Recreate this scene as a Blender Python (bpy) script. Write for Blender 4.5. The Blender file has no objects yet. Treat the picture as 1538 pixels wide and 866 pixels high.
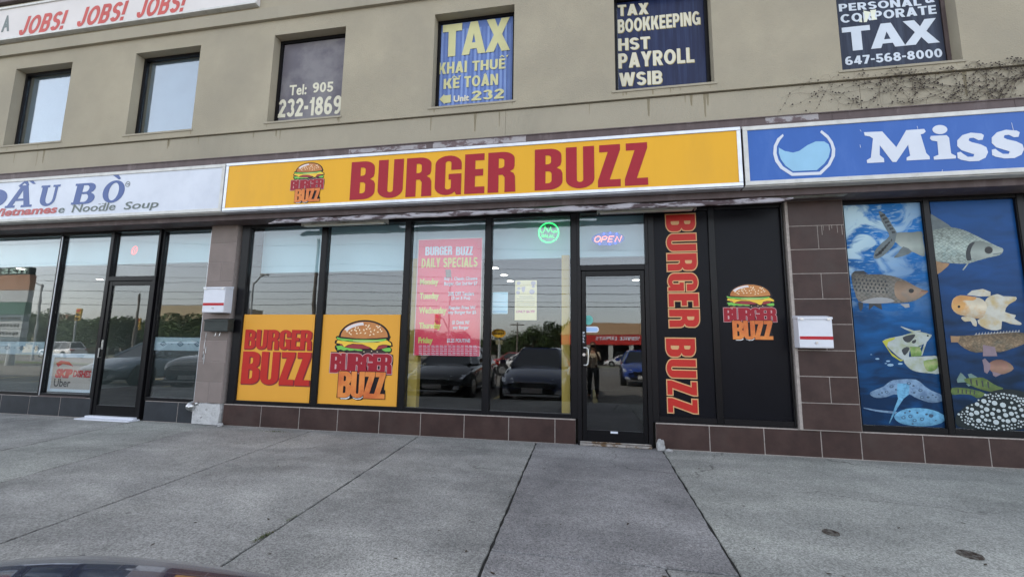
import bpy, bmesh, math, random
from mathutils import Vector, Matrix, noise
from mathutils.geometry import tessellate_polygon
random.seed(7)
S = bpy.context.scene
C = S.collection
PI = math.pi

# ------------------------------------------------------------------ camera
CAM = Vector((0.0, -6.2, 1.33))
YAW, PITCH, ROLL, FPX = -0.181760114, 0.130396074, 0.0137243168, 646.416
fw = Vector((math.sin(YAW)*math.cos(PITCH), math.cos(YAW)*math.cos(PITCH), math.sin(PITCH)))
rt0 = Vector((math.cos(YAW), -math.sin(YAW), 0)); up0 = rt0.cross(fw)
rt = rt0*math.cos(ROLL) + up0*math.sin(ROLL)
up = -rt0*math.sin(ROLL) + up0*math.cos(ROLL)
cd = bpy.data.cameras.new('camera'); cam = bpy.data.objects.new('camera', cd); C.objects.link(cam)
cd.sensor_width = 36.0; cd.lens = 36.0*FPX/1538.0; cd.clip_start = 0.02; cd.clip_end = 3000
M3 = Matrix((rt, up, -fw)).transposed()
cam.matrix_world = Matrix.Translation(CAM) @ M3.to_4x4()
S.camera = cam

# ------------------------------------------------------------------ sky, sun, exposure
W = bpy.data.worlds.new("World"); S.world = W; W.use_nodes = True
nt = W.node_tree; nt.nodes.clear()
sky = nt.nodes.new('ShaderNodeTexSky'); sky.sky_type = 'NISHITA'; sky.sun_disc = False
SUN_EL, SUN_AZ = math.radians(38.0), math.radians(-45.5)     # azimuth from +Y towards +X
sky.sun_elevation = SUN_EL; sky.sun_rotation = SUN_AZ
sky.air_density = 1.0; sky.dust_density = 1.4; sky.ozone_density = 1.2
bg = nt.nodes.new('ShaderNodeBackground'); bg.inputs['Strength'].default_value = 0.14
wo = nt.nodes.new('ShaderNodeOutputWorld')
hs = nt.nodes.new('ShaderNodeHueSaturation'); hs.inputs['Saturation'].default_value = .36     # hazy summer sky
nt.links.new(sky.outputs[0], hs.inputs['Color']); nt.links.new(hs.outputs[0], bg.inputs[0]); nt.links.new(bg.outputs[0], wo.inputs[0])
sd = Vector((math.sin(SUN_AZ)*math.cos(SUN_EL), math.cos(SUN_AZ)*math.cos(SUN_EL), math.sin(SUN_EL)))
sl = bpy.data.lights.new('sun', 'SUN'); sl.energy = 3.0; sl.angle = math.radians(0.5); sl.color = (1, .93, .82)
so = bpy.data.objects.new('sun', sl); C.objects.link(so); so.rotation_euler = (-sd).to_track_quat('-Z', 'Y').to_euler()
so.location = (-20, 20, 30)
S.view_settings.view_transform = 'Standard'; S.view_settings.look = 'None'
S.view_settings.exposure = 1.95; S.view_settings.gamma = 1.0

# ------------------------------------------------------------------ helpers
def at(px, py, Y):
    """point of the plane y=Y that the photograph shows at that pixel (1538 x 866)"""
    d = rt*((px-769)/FPX) - up*((py-433)/FPX) + fw
    t = (Y - CAM.y)/d.y
    p = CAM + d*t
    return (p.x, p.z)
def AX(px, py, Y): return at(px, py, Y)[0]
def AZ(px, py, Y): return at(px, py, Y)[1]

def mat(name, col, rough=.7, var=.12, scale=8.0, bump=0.0, bscale=60.0, metal=0.0, spec=.22, emit=None, estr=0.0, streak=False, col2=None, mixscale=2.0, lo=.45, hi=.62, stretch=None, coat=0.0):
    m = bpy.data.materials.new(name); m.use_nodes = True
    n = m.node_tree; b = n.nodes['Principled BSDF']
    b.inputs['Roughness'].default_value = rough; b.inputs['Metallic'].default_value = metal
    b.inputs['Specular IOR Level'].default_value = spec
    b.inputs['Coat Weight'].default_value = coat
    tc = n.nodes.new('ShaderNodeTexCoord')
    src = n.nodes.new('ShaderNodeNewGeometry').outputs['Position']
    if stretch or streak:
        mp = n.nodes.new('ShaderNodeMapping'); mp.inputs['Scale'].default_value = stretch or (1, 1, .12)
        n.links.new(src, mp.inputs[0]); src = mp.outputs[0]
    base = None
    if var > 0:
        t = n.nodes.new('ShaderNodeTexNoise'); t.inputs['Scale'].default_value = scale; t.inputs['Detail'].default_value = 6
        n.links.new(src, t.inputs['Vector'])
        mr = n.nodes.new('ShaderNodeMapRange'); mr.inputs['From Min'].default_value = .25; mr.inputs['From Max'].default_value = .75
        mr.inputs['To Min'].default_value = 1-var; mr.inputs['To Max'].default_value = 1+var
        n.links.new(t.outputs[0], mr.inputs[0])
        vm = n.nodes.new('ShaderNodeVectorMath'); vm.operation = 'SCALE'
        vm.inputs[0].default_value = col[:3]
        n.links.new(mr.outputs[0], vm.inputs['Scale'])
        base = vm.outputs[0]
        if col2:
            t2 = n.nodes.new('ShaderNodeTexNoise'); t2.inputs['Scale'].default_value = mixscale; t2.inputs['Detail'].default_value = 8; t2.inputs['Roughness'].default_value = .65
            n.links.new(src, t2.inputs['Vector'])
            r2 = n.nodes.new('ShaderNodeMapRange'); r2.inputs['From Min'].default_value = lo; r2.inputs['From Max'].default_value = hi
            n.links.new(t2.outputs[0], r2.inputs[0])
            mx = n.nodes.new('ShaderNodeMix'); mx.data_type = 'RGBA'
            n.links.new(r2.outputs[0], mx.inputs[0]); n.links.new(base, mx.inputs[6]); mx.inputs[7].default_value = (*col2, 1)
            base = mx.outputs[2]
        n.links.new(base, b.inputs['Base Color'])
    else:
        b.inputs['Base Color'].default_value = (*col[:3], 1)
    if bump > 0:
        t = n.nodes.new('ShaderNodeTexNoise'); t.inputs['Scale'].default_value = bscale; t.inputs['Detail'].default_value = 5
        g2 = n.nodes.new('ShaderNodeNewGeometry'); n.links.new(g2.outputs['Position'], t.inputs['Vector'])
        bp = n.nodes.new('ShaderNodeBump'); bp.inputs['Strength'].default_value = bump; bp.inputs['Distance'].default_value = .02
        n.links.new(t.outputs[0], bp.inputs['Height']); n.links.new(bp.outputs[0], b.inputs['Normal'])
    if emit:
        b.inputs['Emission Color'].default_value = (*emit, 1); b.inputs['Emission Strength'].default_value = estr
    return m

def glassmat(name, tint=(.82, .9, .9), refl=.16, rough=0.0, ior=1.5):
    m = bpy.data.materials.new(name); m.use_nodes = True; n = m.node_tree; n.nodes.clear()
    o = n.nodes.new('ShaderNodeOutputMaterial'); mx = n.nodes.new('ShaderNodeMixShader')
    t = n.nodes.new('ShaderNodeBsdfTransparent'); t.inputs[0].default_value = (*tint, 1)
    g = n.nodes.new('ShaderNodeBsdfGlossy'); g.inputs['Roughness'].default_value = rough; g.inputs['Color'].default_value = (.97, .98, 1, 1)
    if rough == 0:      # float glass is never quite flat
        gp = n.nodes.new('ShaderNodeNewGeometry'); tn = n.nodes.new('ShaderNodeTexNoise'); tn.inputs['Scale'].default_value = 1.7; tn.inputs['Detail'].default_value = 2; n.links.new(gp.outputs['Position'], tn.inputs['Vector'])
        bn = n.nodes.new('ShaderNodeBump'); bn.inputs['Strength'].default_value = 1; bn.inputs['Distance'].default_value = .0005; n.links.new(tn.outputs[0], bn.inputs['Height']); n.links.new(bn.outputs[0], g.inputs['Normal'])
    f = n.nodes.new('ShaderNodeFresnel'); gm = n.nodes.new('ShaderNodeNewGeometry'); mi = n.nodes.new('ShaderNodeMapRange'); mi.inputs[3].default_value = ior; mi.inputs[4].default_value = 1/ior
    n.links.new(gm.outputs['Backfacing'], mi.inputs[0]); n.links.new(mi.outputs[0], f.inputs[0])
    a = n.nodes.new('ShaderNodeMath'); a.operation = 'ADD'; a.use_clamp = True; a.inputs[1].default_value = refl-.04
    n.links.new(f.outputs[0], a.inputs[0]); n.links.new(a.outputs[0], mx.inputs[0])
    n.links.new(t.outputs[0], mx.inputs[1]); n.links.new(g.outputs[0], mx.inputs[2]); n.links.new(mx.outputs[0], o.inputs[0])
    return m

class MB:
    def __init__(s): s.v = []; s.f = []; s.mi = []
    def add(s, vs, fs, mi=0):
        o = len(s.v); s.v += [tuple(p) for p in vs]; s.f += [tuple(i+o for i in f) for f in fs]; s.mi += [mi]*len(fs); return s
    def box(s, x0, x1, y0, y1, z0, z1, mi=0):
        x0, x1 = min(x0, x1), max(x0, x1); y0, y1 = min(y0, y1), max(y0, y1); z0, z1 = min(z0, z1), max(z0, z1)
        return s.add([(x0,y0,z0),(x1,y0,z0),(x1,y1,z0),(x0,y1,z0),(x0,y0,z1),(x1,y0,z1),(x1,y1,z1),(x0,y1,z1)],
              [(0,3,2,1),(4,5,6,7),(0,1,5,4),(1,2,6,5),(2,3,7,6),(3,0,4,7)], mi)
    def cyl(s, a, b, r, r2=None, n=12, mi=0, cap=True):
        a = Vector(a); b = Vector(b); r2 = r if r2 is None else r2
        d = (b-a).normalized(); u = d.orthogonal().normalized(); w = d.cross(u)
        vs = []
        for p, rr in ((a, r), (b, r2)):
            for i in range(n):
                t = 2*PI*i/n; vs.append(p + u*math.cos(t)*rr + w*math.sin(t)*rr)
        fs = [(i, (i+1) % n, n+(i+1) % n, n+i) for i in range(n)]
        if cap: fs += [tuple(range(n-1, -1, -1)), tuple(range(n, 2*n))]
        return s.add(vs, fs, mi)
    def tube(s, pts, r, n=8, mi=0, cap=True):
        pts = [Vector(p) for p in pts]; rs = r if isinstance(r, (list, tuple)) else [r]*len(pts)
        vs = []; pu = None
        for i, p in enumerate(pts):
            d = (pts[min(i+1, len(pts)-1)] - pts[max(i-1, 0)]).normalized()
            u = (pu - d*pu.dot(d)).normalized() if pu and (pu - d*pu.dot(d)).length > 1e-4 else d.orthogonal().normalized()
            pu = u; w = d.cross(u)
            for k in range(n):
                t = 2*PI*k/n; vs.append(p + (u*math.cos(t) + w*math.sin(t))*rs[i])
        fs = []
        for i in range(len(pts)-1):
            for k in range(n):
                fs.append((i*n+k, i*n+(k+1) % n, (i+1)*n+(k+1) % n, (i+1)*n+k))
        if cap: fs += [tuple(range(n-1, -1, -1)), tuple(range((len(pts)-1)*n, len(pts)*n))]
        return s.add(vs, fs, mi)
    def lathe(s, prof, n=20, mi=0, org=(0, 0, 0)):
        vs = []; o = Vector(org)
        for r, z in prof:
            for k in range(n):
                t = 2*PI*k/n; vs.append(o + Vector((r*math.cos(t), r*math.sin(t), z)))
        fs = [(i*n+k, i*n+(k+1) % n, (i+1)*n+(k+1) % n, (i+1)*n+k) for i in range(len(prof)-1) for k in range(n)]
        return s.add(vs, fs, mi)
    def shape(s, loops, Y, th=.002, mi=0, back=True):
        """flat shape in the XZ plane, facing -Y: first loop the outline, the others holes"""
        loops = [[(float(x), float(z)) for x, z in l] for l in loops]
        flat = [p for l in loops for p in l]
        tris = tessellate_polygon([[Vector((x, z, 0)) for x, z in l] for l in loops])
        vs = [(x, Y, z) for x, z in flat] + [(x, Y+th, z) for x, z in flat]
        n = len(flat); fs = []
        for t in tris:
            a, b, c = t; A, B, Cc = flat[a], flat[b], flat[c]
            cr = (B[0]-A[0])*(Cc[1]-A[1]) - (B[1]-A[1])*(Cc[0]-A[0])
            if abs(cr) < 1e-12: continue
            fs.append((a, b, c) if cr > 0 else (a, c, b))
        o = 0
        for li, l in enumerate(loops):
            area = sum(l[i][0]*l[(i+1) % len(l)][1] - l[(i+1) % len(l)][0]*l[i][1] for i in range(len(l)))
            ccw = area > 0
            if li > 0: ccw = not ccw
            for i in range(len(l)):
                j = (i+1) % len(l); q = (o+i, o+n+i, o+n+j, o+j)
                fs.append(q[::-1] if not ccw else q)
            o += len(l)
        return s.add(vs, fs, mi)
    def build(s, name, mats, parent=None, smooth=False, loc=None):
        me = bpy.data.meshes.new(name)
        vs = s.v
        if loc is not None: L = Vector(loc); vs = [tuple(Vector(p)-L) for p in vs]
        me.from_pydata(vs, [], s.f); me.validate()
        if not isinstance(mats, (list, tuple)): mats = [mats]
        for m in mats: me.materials.append(m)
        if len(me.polygons) == len(s.mi): me.polygons.foreach_set('material_index', s.mi)
        if smooth:
            me.polygons.foreach_set('use_smooth', [True]*len(me.polygons))
            try: me.set_sharp_from_angle(angle=math.radians(38))
            except Exception: pass
        o = bpy.data.objects.new(name, me); C.objects.link(o)
        if loc is not None: o.location = loc
        if parent is not None:
            o.parent = parent
            pl = wloc(parent); o.location = (Vector(o.location) - pl) if True else o.location
        return o

def wloc(o):
    v = Vector((0, 0, 0))
    while o is not None: v += Vector(o.location); o = o.parent
    return v
def tag(o, label=None, cat=None, group=None, kind=None):
    if label: o['label'] = label
    if cat: o['category'] = cat
    if group: o['group'] = group
    if kind: o['kind'] = kind
    return o
def thing(name, label, cat, loc=(0, 0, 0), group=None):
    o = bpy.data.objects.new(name, None); C.objects.link(o); o.location = loc; o.empty_display_size = .2
    return tag(o, label, cat, group)
def bevel(o, w=.004, seg=2):
    m = o.modifiers.new('bevel', 'BEVEL'); m.width = w; m.segments = seg; m.limit_method = 'ANGLE'; m.angle_limit = .6
    return o
def bx(name, x0, x1, y0, y1, z0, z1, m, parent=None, bev=0):
    o = MB().box(x0, x1, y0, y1, z0, z1).build(name, m, parent)
    if bev: bevel(o, bev)
    return o

# ---- lettering
def arc(cx, cy, rx, ry, a0, a1, n=8):
    return [(cx+rx*math.cos(math.radians(a0+(a1-a0)*i/n)), cy+ry*math.sin(math.radians(a0+(a1-a0)*i/n))) for i in range(n+1)]
GL = {}
GL['B'] = (.54, [[(0,0),(0,1),(.27,1)]+arc(.29,.82,.23,.18,90,0)+[(.52,.66),(.50,.58),(.43,.525),(.51,.47),(.54,.39)]+arc(.28,.2,.26,.2,0,-90)+[],
                 [(.21,.62),(.21,.84)]+arc(.25,.78,.07,.06,90,-0,4)+[(.32,.68)]+arc(.25,.68,.07,.06,0,-90,4),
                 [(.21,.16),(.21,.45)]+arc(.26,.38,.07,.07,90,0,4)+[(.33,.23)]+arc(.26,.23,.07,.07,0,-90,4)])
GL['U'] = (.54, [[(0,1),(.21,1),(.21,.2)]+arc(.27,.2,.06,.05,180,360,6)+[(.33,1),(.54,1),(.54,.22)]+arc(.27,.22,.27,.22,0,-180,14)])
GL['R'] = (.54, [[(0,0),(0,1),(.27,1)]+arc(.28,.82,.24,.18,90,0)+[(.52,.64),(.50,.56),(.43,.51),(.50,.46),(.53,.38),(.54,0),(.33,0),(.33,.36),(.29,.43),(.21,.43),(.21,0)],
                 [(.21,.6),(.21,.84)]+arc(.25,.78,.07,.06,90,0,4)+[(.32,.66)]+arc(.25,.66,.07,.06,0,-90,4)])
GL['G'] = (.54, [[(.33,.63),(.54,.63),(.54,.77)]+arc(.27,.78,.27,.22,0,180,14)+[(0,.22)]+arc(.24,.22,.24,.22,180,280,7)+[(.36,.03),(.41,.08),(.44,0),(.54,0),(.54,.53),(.28,.53),(.28,.39),(.33,.39),(.33,.2)]+arc(.27,.19,.06,.05,0,-180,6)+[(.21,.8)]+arc(.27,.81,.06,.05,180,0,6)])
GL['E'] = (.40, [[(0,0),(0,1),(.39,1),(.39,.83),(.21,.83),(.21,.61),(.37,.61),(.37,.44),(.21,.44),(.21,.17),(.40,.17),(.40,0)]])
GL['Z'] = (.43, [[(0,0),(0,.15),(.19,.83),(.03,.83),(.03,1),(.42,1),(.42,.87),(.22,.17),(.42,.17),(.42,0)]])
# heavy sans letters for the other signs
GL['T'] = (.62, [[(.2,0),(.2,.79),(0,.79),(0,1),(.62,1),(.62,.79),(.42,.79),(.42,0)]])
GL['A'] = (.74, [[(0,0),(.26,1),(.48,1),(.74,0),(.52,0),(.48,.17),(.26,.17),(.22,0)], [(.30,.34),(.44,.34),(.37,.66)]])
GL['X'] = (.74, [[(0,0),(.25,.51),(.02,1),(.26,1),(.37,.72),(.48,1),(.72,1),(.49,.51),(.74,0),(.50,0),(.37,.29),(.24,0)]])

def offset_loop(l, d):
    n = len(l); area = sum(l[i][0]*l[(i+1) % n][1] - l[(i+1) % n][0]*l[i][1] for i in range(n))
    sg = 1 if area > 0 else -1; out = []
    l2 = [p for i, p in enumerate(l) if math.hypot(p[0]-l[i-1][0], p[1]-l[i-1][1]) > 1e-6]
    n = len(l2)
    for i in range(n):
        a, b, c = Vector(l2[i-1]), Vector(l2[i]), Vector(l2[(i+1) % n])
        d1 = (b-a).normalized(); d2 = (c-b).normalized()
        n1 = Vector((d1.y, -d1.x))*sg; n2 = Vector((d2.y, -d2.x))*sg
        m = n1+n2
        if m.length < 1e-3: m = n1
        m.normalize(); k = max(.45, m.dot(n1))
        p = b + m*(d/k); out.append((p.x, p.y))
    return out
def impact(mb, text, org, U, V, Y, th=.002, gap=.05, space=.2, out=0.0, shear=0.0, step=0.0):
    """run of heavy letters: origin, U = (dx,dz) of the full run, V = (dx,dz) of the height"""
    w = 0; gl = []
    for ch in text:
        if ch == ' ': w += space; continue
        gl.append((ch, w)); w += GL[ch][0]+gap
    w -= gap
    for i, (ch, x0) in enumerate(gl):
        loops = GL[ch][1]
        L = []
        for k, l in enumerate(loops):
            if out: l = offset_loop(l, out if k == 0 else -out)
            if k > 0 and out > .03: continue
            L.append([(org[0] + (x0+u+shear*v)/w*U[0] + v*V[0], org[1] + (x0+u+shear*v)/w*U[1] + v*V[1]) for u, v in l])
        mb.shape(L, Y - i*step, th)
    return mb
_tc = {}
def bfont(text, bold=.0, shear=0.0):
    key = (text, bold, shear)
    if key in _tc: return _tc[key]
    cu = bpy.data.curves.new('lettering', 'FONT'); cu.body = text; cu.size = 1; cu.offset = bold; cu.shear = shear; cu.resolution_u = 3
    o = bpy.data.objects.new('lettering', cu); C.objects.link(o)
    dg = bpy.context.evaluated_depsgraph_get(); me = o.evaluated_get(dg).to_mesh()
    vs = [(v.co.x, v.co.y) for v in me.vertices]; fs = [tuple(p.vertices) for p in me.polygons]
    o.evaluated_get(dg).to_mesh_clear(); bpy.data.objects.remove(o); bpy.data.curves.remove(cu)
    x0 = min(p[0] for p in vs); x1 = max(p[0] for p in vs); z0 = min(p[1] for p in vs); z1 = max(p[1] for p in vs)
    vs = [((x-x0)/(x1-x0), (z-z0)/(z1-z0)) for x, z in vs]
    _tc[key] = (vs, fs); return _tc[key]
def text(mb, s, x0, x1, z0, z1, Y, bold=.03, shear=0.0, mi=0, slope=0.0, flip=False):
    vs, fs = bfont(s, bold, shear)
    if flip:
        vs = [(1-u, v) for u, v in vs]
    P = [(x0+u*(x1-x0), Y, z0+v*(z1-z0)+slope*u) for u, v in vs]
    f0 = []
    for f in fs:
        a, b, c = P[f[0]], P[f[1]], P[f[2]]
        cr = (b[0]-a[0])*(c[2]-a[2]) - (b[2]-a[2])*(c[0]-a[0])
        f0.append(f if (cr > 0) else f[::-1])
    return mb.add(P, f0, mi)


def _bars(ch):
    t, h = .23, .19
    V = lambda x, a=0, b=1, w=t: [(x, a), (x+w, a), (x+w, b), (x, b)]
    Hh = lambda y, a, b: [(a, y), (b, y), (b, y+h), (a, y+h)]
    D = lambda xa, ya, xb, yb, w=t+.03: [(xa, ya), (xa+w, ya), (xb+w, yb), (xb, yb)]
    def A(cx, cy, rx, ry, a0, a1, n=16):
        o = []; i_ = []
        for k in range(n+1):
            a = math.radians(a0+(a1-a0)*k/n); o.append((cx+rx*math.cos(a), cy+ry*math.sin(a))); i_.append((cx+(rx-t)*math.cos(a), cy+(ry-h)*math.sin(a)))
        return ('S', o, i_)
    G = {'T': (.66, [Hh(1-h, 0, .66), V(.215, 0, 1-h)]), 'A': (.80, [D(0, 0, .27, 1), D(.54, 0, .27, 1), Hh(.17, .2, .6)]), 'X': (.78, [D(0, 0, .50, 1, .28), D(.50, 0, .0, 1, .28)]),
      'B': (.68, [V(0), Hh(0, .2, .42), Hh(.42, .2, .42), Hh(1-h, .2, .42), A(.40, .71, .26, .29, -90, 90, 8), A(.40, .305, .28, .305, -90, 90, 8)]), 'O': (.82, [A(.41, .5, .41, .5, 0, 360, 24)]), 'Q': (.82, [A(.41, .5, .41, .5, 0, 360, 24), D(.5, 0, .36, .25)]),
      'K': (.76, [V(0), D(.17, .36, .46, 1, .28), D(.48, 0, .24, .62, .28)]), 'E': (.58, [V(0), Hh(0, .2, .58), Hh(.405, .2, .54), Hh(1-h, .2, .57)]), 'F': (.56, [V(0), Hh(.40, .2, .52), Hh(1-h, .2, .56)]),
      'P': (.66, [V(0), Hh(.36, .2, .38), Hh(1-h, .2, .38), A(.36, .68, .29, .32, -90, 90, 8)]), 'I': (.23, [V(0)]), 'N': (.74, [V(0), V(.51), D(.49, 0, .0, 1, .25)]),
      'G': (.80, [A(.41, .5, .41, .5, 42, 335), V(.60, .02, .45, .2), Hh(.34, .42, .80)]), 'S': (.66, [A(.33, .715, .33, .285, 22, 270, 12), A(.33, .30, .33, .30, -160, 90, 12)]), 'Y': (.76, [D(.25, .40, 0, 1), D(.25, .40, .50, 1), V(.265, 0, .44)]),
      'R': (.70, [V(0), Hh(.38, .2, .40), Hh(1-h, .2, .40), A(.38, .69, .29, .31, -90, 90, 8), D(.44, 0, .22, .45)]), 'L': (.55, [V(0), Hh(0, .2, .55)]), 'C': (.76, [A(.41, .5, .41, .5, 42, 318)]), 'H': (.72, [V(0), V(.49), Hh(.41, .2, .5)]),
      'W': (1.10, [D(.20, 0, 0, 1, .23), D(.20, 0, .43, 1, .23), D(.66, 0, .43, 1, .23), D(.66, 0, .87, 1, .23)]), 'V': (.78, [D(.27, 0, 0, 1), D(.27, 0, .53, 1)]), 'U': (.72, [V(0, .33), V(.49, .33), A(.36, .34, .36, .34, 180, 360, 12)]), 'J': (.56, [V(.33, .3), A(.28, .3, .28, .30, 180, 360, 10)]),
      'D': (.74, [V(0), Hh(0, .2, .34), Hh(1-h, .2, .34), A(.32, .5, .42, .5, -90, 90, 12)]), 'M': (.90, [V(0), V(.67), D(.34, .0, .0, 1, .24), D(.34, .0, .66, 1, .24)]), '-': (.34, [Hh(.36, 0, .34)]), '!': (.24, [V(0, .3), V(0, 0, .2)]), '.': (.2, [V(0, 0, .2, .2)]), ' ': (.3, []),
      '0': (.68, [A(.34, .5, .34, .5, 0, 360, 20)]), '1': (.42, [V(.19), D(0, .68, .1, .86, .2)]), '2': (.66, [A(.33, .68, .33, .32, -20, 170, 12), D(.0, .12, .34, .62, .29), Hh(0, 0, .66)]), '3': (.66, [A(.32, .72, .31, .28, -80, 165, 12), A(.33, .30, .33, .30, -165, 80, 12)]),
      '4': (.72, [V(.37), Hh(.18, 0, .72), D(0, .25, .32, 1, .24)]), '5': (.66, [Hh(1-h, .06, .62), V(.06, .42, 1, .2), A(.32, .32, .34, .32, -165, 130, 14)]), '6': (.68, [A(.34, .31, .34, .31, 0, 360, 18), A(.38, .5, .38, .5, 60, 190, 10)]), '7': (.62, [Hh(1-h, 0, .62), D(.08, 0, .37, .85)]),
      '8': (.68, [A(.34, .73, .30, .27, 0, 360, 16), A(.34, .29, .34, .29, 0, 360, 16)]), '9': (.68, [A(.34, .69, .34, .31, 0, 360, 18), A(.30, .5, .38, .5, -120, 10, 10)]), '&': (.80, [A(.33, .76, .25, .24, 0, 360, 14), A(.33, .28, .33, .28, 30, 360, 14), D(.55, 0, .18, .6)])}
    return G[ch]
def block(mb, s, x0, x1, z0, z1, Y, shear=0.0, slope=0.0, flip=False, gap=.09):
    w = 0; gl = []
    for ch in s: gw, st = _bars(ch); gl.append((w, st)); w += gw+gap
    w -= gap
    def M(u, v):
        q = (u+shear*v)/(w+max(shear, 0)); q = 1-q if flip else q
        return (x0+q*(x1-x0), z0+v*(z1-z0)+slope*q)
    k = 0
    for ox, st in gl:
        for b in st:
            k += 1; yy = Y-.00012*(k % 5)
            if b[0] == 'S':
                o = [M(ox+u, v) for u, v in b[1]]; i_ = [M(ox+u, v) for u, v in b[2]]; n = len(o)
                vs = [(x, yy, z) for x, z in o+i_]; fs = [(j+1, j, n+j, n+j+1) if not flip else (j, j+1, n+j+1, n+j) for j in range(n-1)]; mb.add(vs, fs)
            else:
                p = [M(ox+u, v) for u, v in b]; mb.add([(x, yy, z) for x, z in p], [(0, 1, 2, 3) if not flip else (3, 2, 1, 0)])
    return mb

# ------------------------------------------------------------------ materials
m_stucco = mat('stucco', (.37, .33, .25), .95, .10, 1.3, .35, 55, col2=(.31, .28, .22), mixscale=.7, lo=.4, hi=.7)
m_stucco2 = mat('stucco_band', (.355, .32, .25), .95, .08, 1.8, .3, 60, col2=(.29, .265, .21), mixscale=.9, lo=.45, hi=.72, stretch=(1, 1, .4))
m_brownband = mat('brown_painted_metal', (.105, .08, .08), .55, .2, 6, .15, 30, col2=(.19, .155, .155), mixscale=5, lo=.55, hi=.75, stretch=(1, 1, .35))
m_dark = mat('dark_aluminium', (.007, .0066, .008), .33, .15, 20, 0, spec=.2)
m_darkedge = mat('black_door_metal', (.006, .006, .007), .28, .15, 20, 0, spec=.18)
m_silver = mat('aluminium_trim', (.62, .64, .68), .38, .1, 12, .05, 40, metal=.6, col2=(.42, .43, .45), mixscale=3, lo=.55, hi=.75)
m_oldwhite = mat('aged_white_trim', (.60, .60, .58), .5, .12, 9, .05, 40, col2=(.38, .37, .36), mixscale=6, lo=.58, hi=.8)
m_yellow = mat('yellow_acrylic', (.74, .385, .02), .32, .04, 3, 0, col2=(.66, .35, .03), mixscale=1.2, lo=.5, hi=.75, stretch=(1, 1, .25))
m_signred = mat('dark_red_vinyl', (.33, .014, .026), .35, .05, 5, 0)
m_white = mat('white_acrylic', (.64, .68, .76), .3, .04, 1.5, 0, col2=(.55, .59, .67), mixscale=.8)
m_blueink = mat('slate_blue_vinyl', (.075, .12, .30), .4, .05, 5)
m_redink = mat('brick_red_vinyl', (.45, .10, .10), .4, .05, 5)
m_greyink = mat('grey_vinyl', (.13, .16, .15), .4, .05, 5)
m_blue = mat('royal_blue_acrylic', (.035, .12, .42), .35, .08, 3, 0, spec=.25, col2=(.06, .15, .45), mixscale=3, lo=.5, hi=.7, stretch=(1, 1, .3))
m_aqua = mat('pale_aqua_vinyl', (.28, .52, .72), .35, .06, 5)
m_signwhite = mat('white_vinyl', (.62, .66, .74), .35, .05, 5)
m_tile = mat('brown_porcelain_tile', (.042, .022, .019), .5, .25, 7, .06, 35, spec=.3, col2=(.062, .036, .031), mixscale=2.5, lo=.45, hi=.7)
m_tileb = mat('brown_porcelain_tile_warm', (.050, .027, .023), .5, .25, 7, .06, 35, spec=.3, col2=(.056, .038, .034), mixscale=2.5, lo=.45, hi=.7)
m_taupe = mat('taupe_tile', (.20, .165, .15), .6, .12, 4, .08, 40)
m_taupeb = mat('taupe_tile_light', (.225, .185, .17), .6, .12, 4, .08, 40)
m_slate = mat('slate_tile', (.03, .034, .040), .45, .2, 6, .06, 40)
m_grout = mat('grout', (.36, .32, .295), .9, .2, 30, .2, 80)
m_plaster = mat('chipped_white_plaster', (.50, .50, .50), .9, .15, 12, .9, 30, col2=(.2, .19, .18), mixscale=14, lo=.6, hi=.7)
m_conc = mat('concrete', (.205, .21, .222), .92, .12, 2.2, .0)
m_glass = glassmat('shop_glass', (.965, .985, .985), .068)
m_glassup = glassmat('upper_window_glass', (.7, .78, .82), .17)
m_doorglass = glassmat('door_glass', (.9, .93, .94), .062)
m_black = mat('glossy_black_vinyl', (.004, .0045, .0075), .35, .15, 3, spec=.13)
m_ltred = mat('bright_red_vinyl', (.47, .026, .02), .4, .04, 5)
m_tan = mat('tan_outline_vinyl', (.62, .36, .17), .4, .04, 5)
m_poster = mat('orange_yellow_vinyl', (.72, .345, .045), .45, .03, 2)
m_mail = mat('white_enamel', (.66, .68, .74), .35, .04, 6)
m_red = mat('red_tape', (.42, .02, .03), .4, .05, 6)
m_steel = mat('brushed_steel', (.5, .5, .5), .28, .1, 20, metal=1)
m_paper = mat('cream_paper', (.72, .64, .40), .7, .04, 8)
m_bluepaper = mat('pale_blue_paper', (.42, .66, .78), .7, .04, 8)
m_intwall = mat('interior_white_wall', (.62, .64, .62), .8, .04, 2)
m_bulk = mat('interior_bulkhead', (.40, .60, .68), .8, .04, 2)
m_intdark = mat('interior_dark_wall', (.055, .06, .062), .8, .1, 2)
m_intfloor = mat('interior_floor', (.025, .022, .02), .7, .15, 3)
m_post = mat('yellow_painted_post', (.42, .30, .07), .6, .05, 4)

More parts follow.
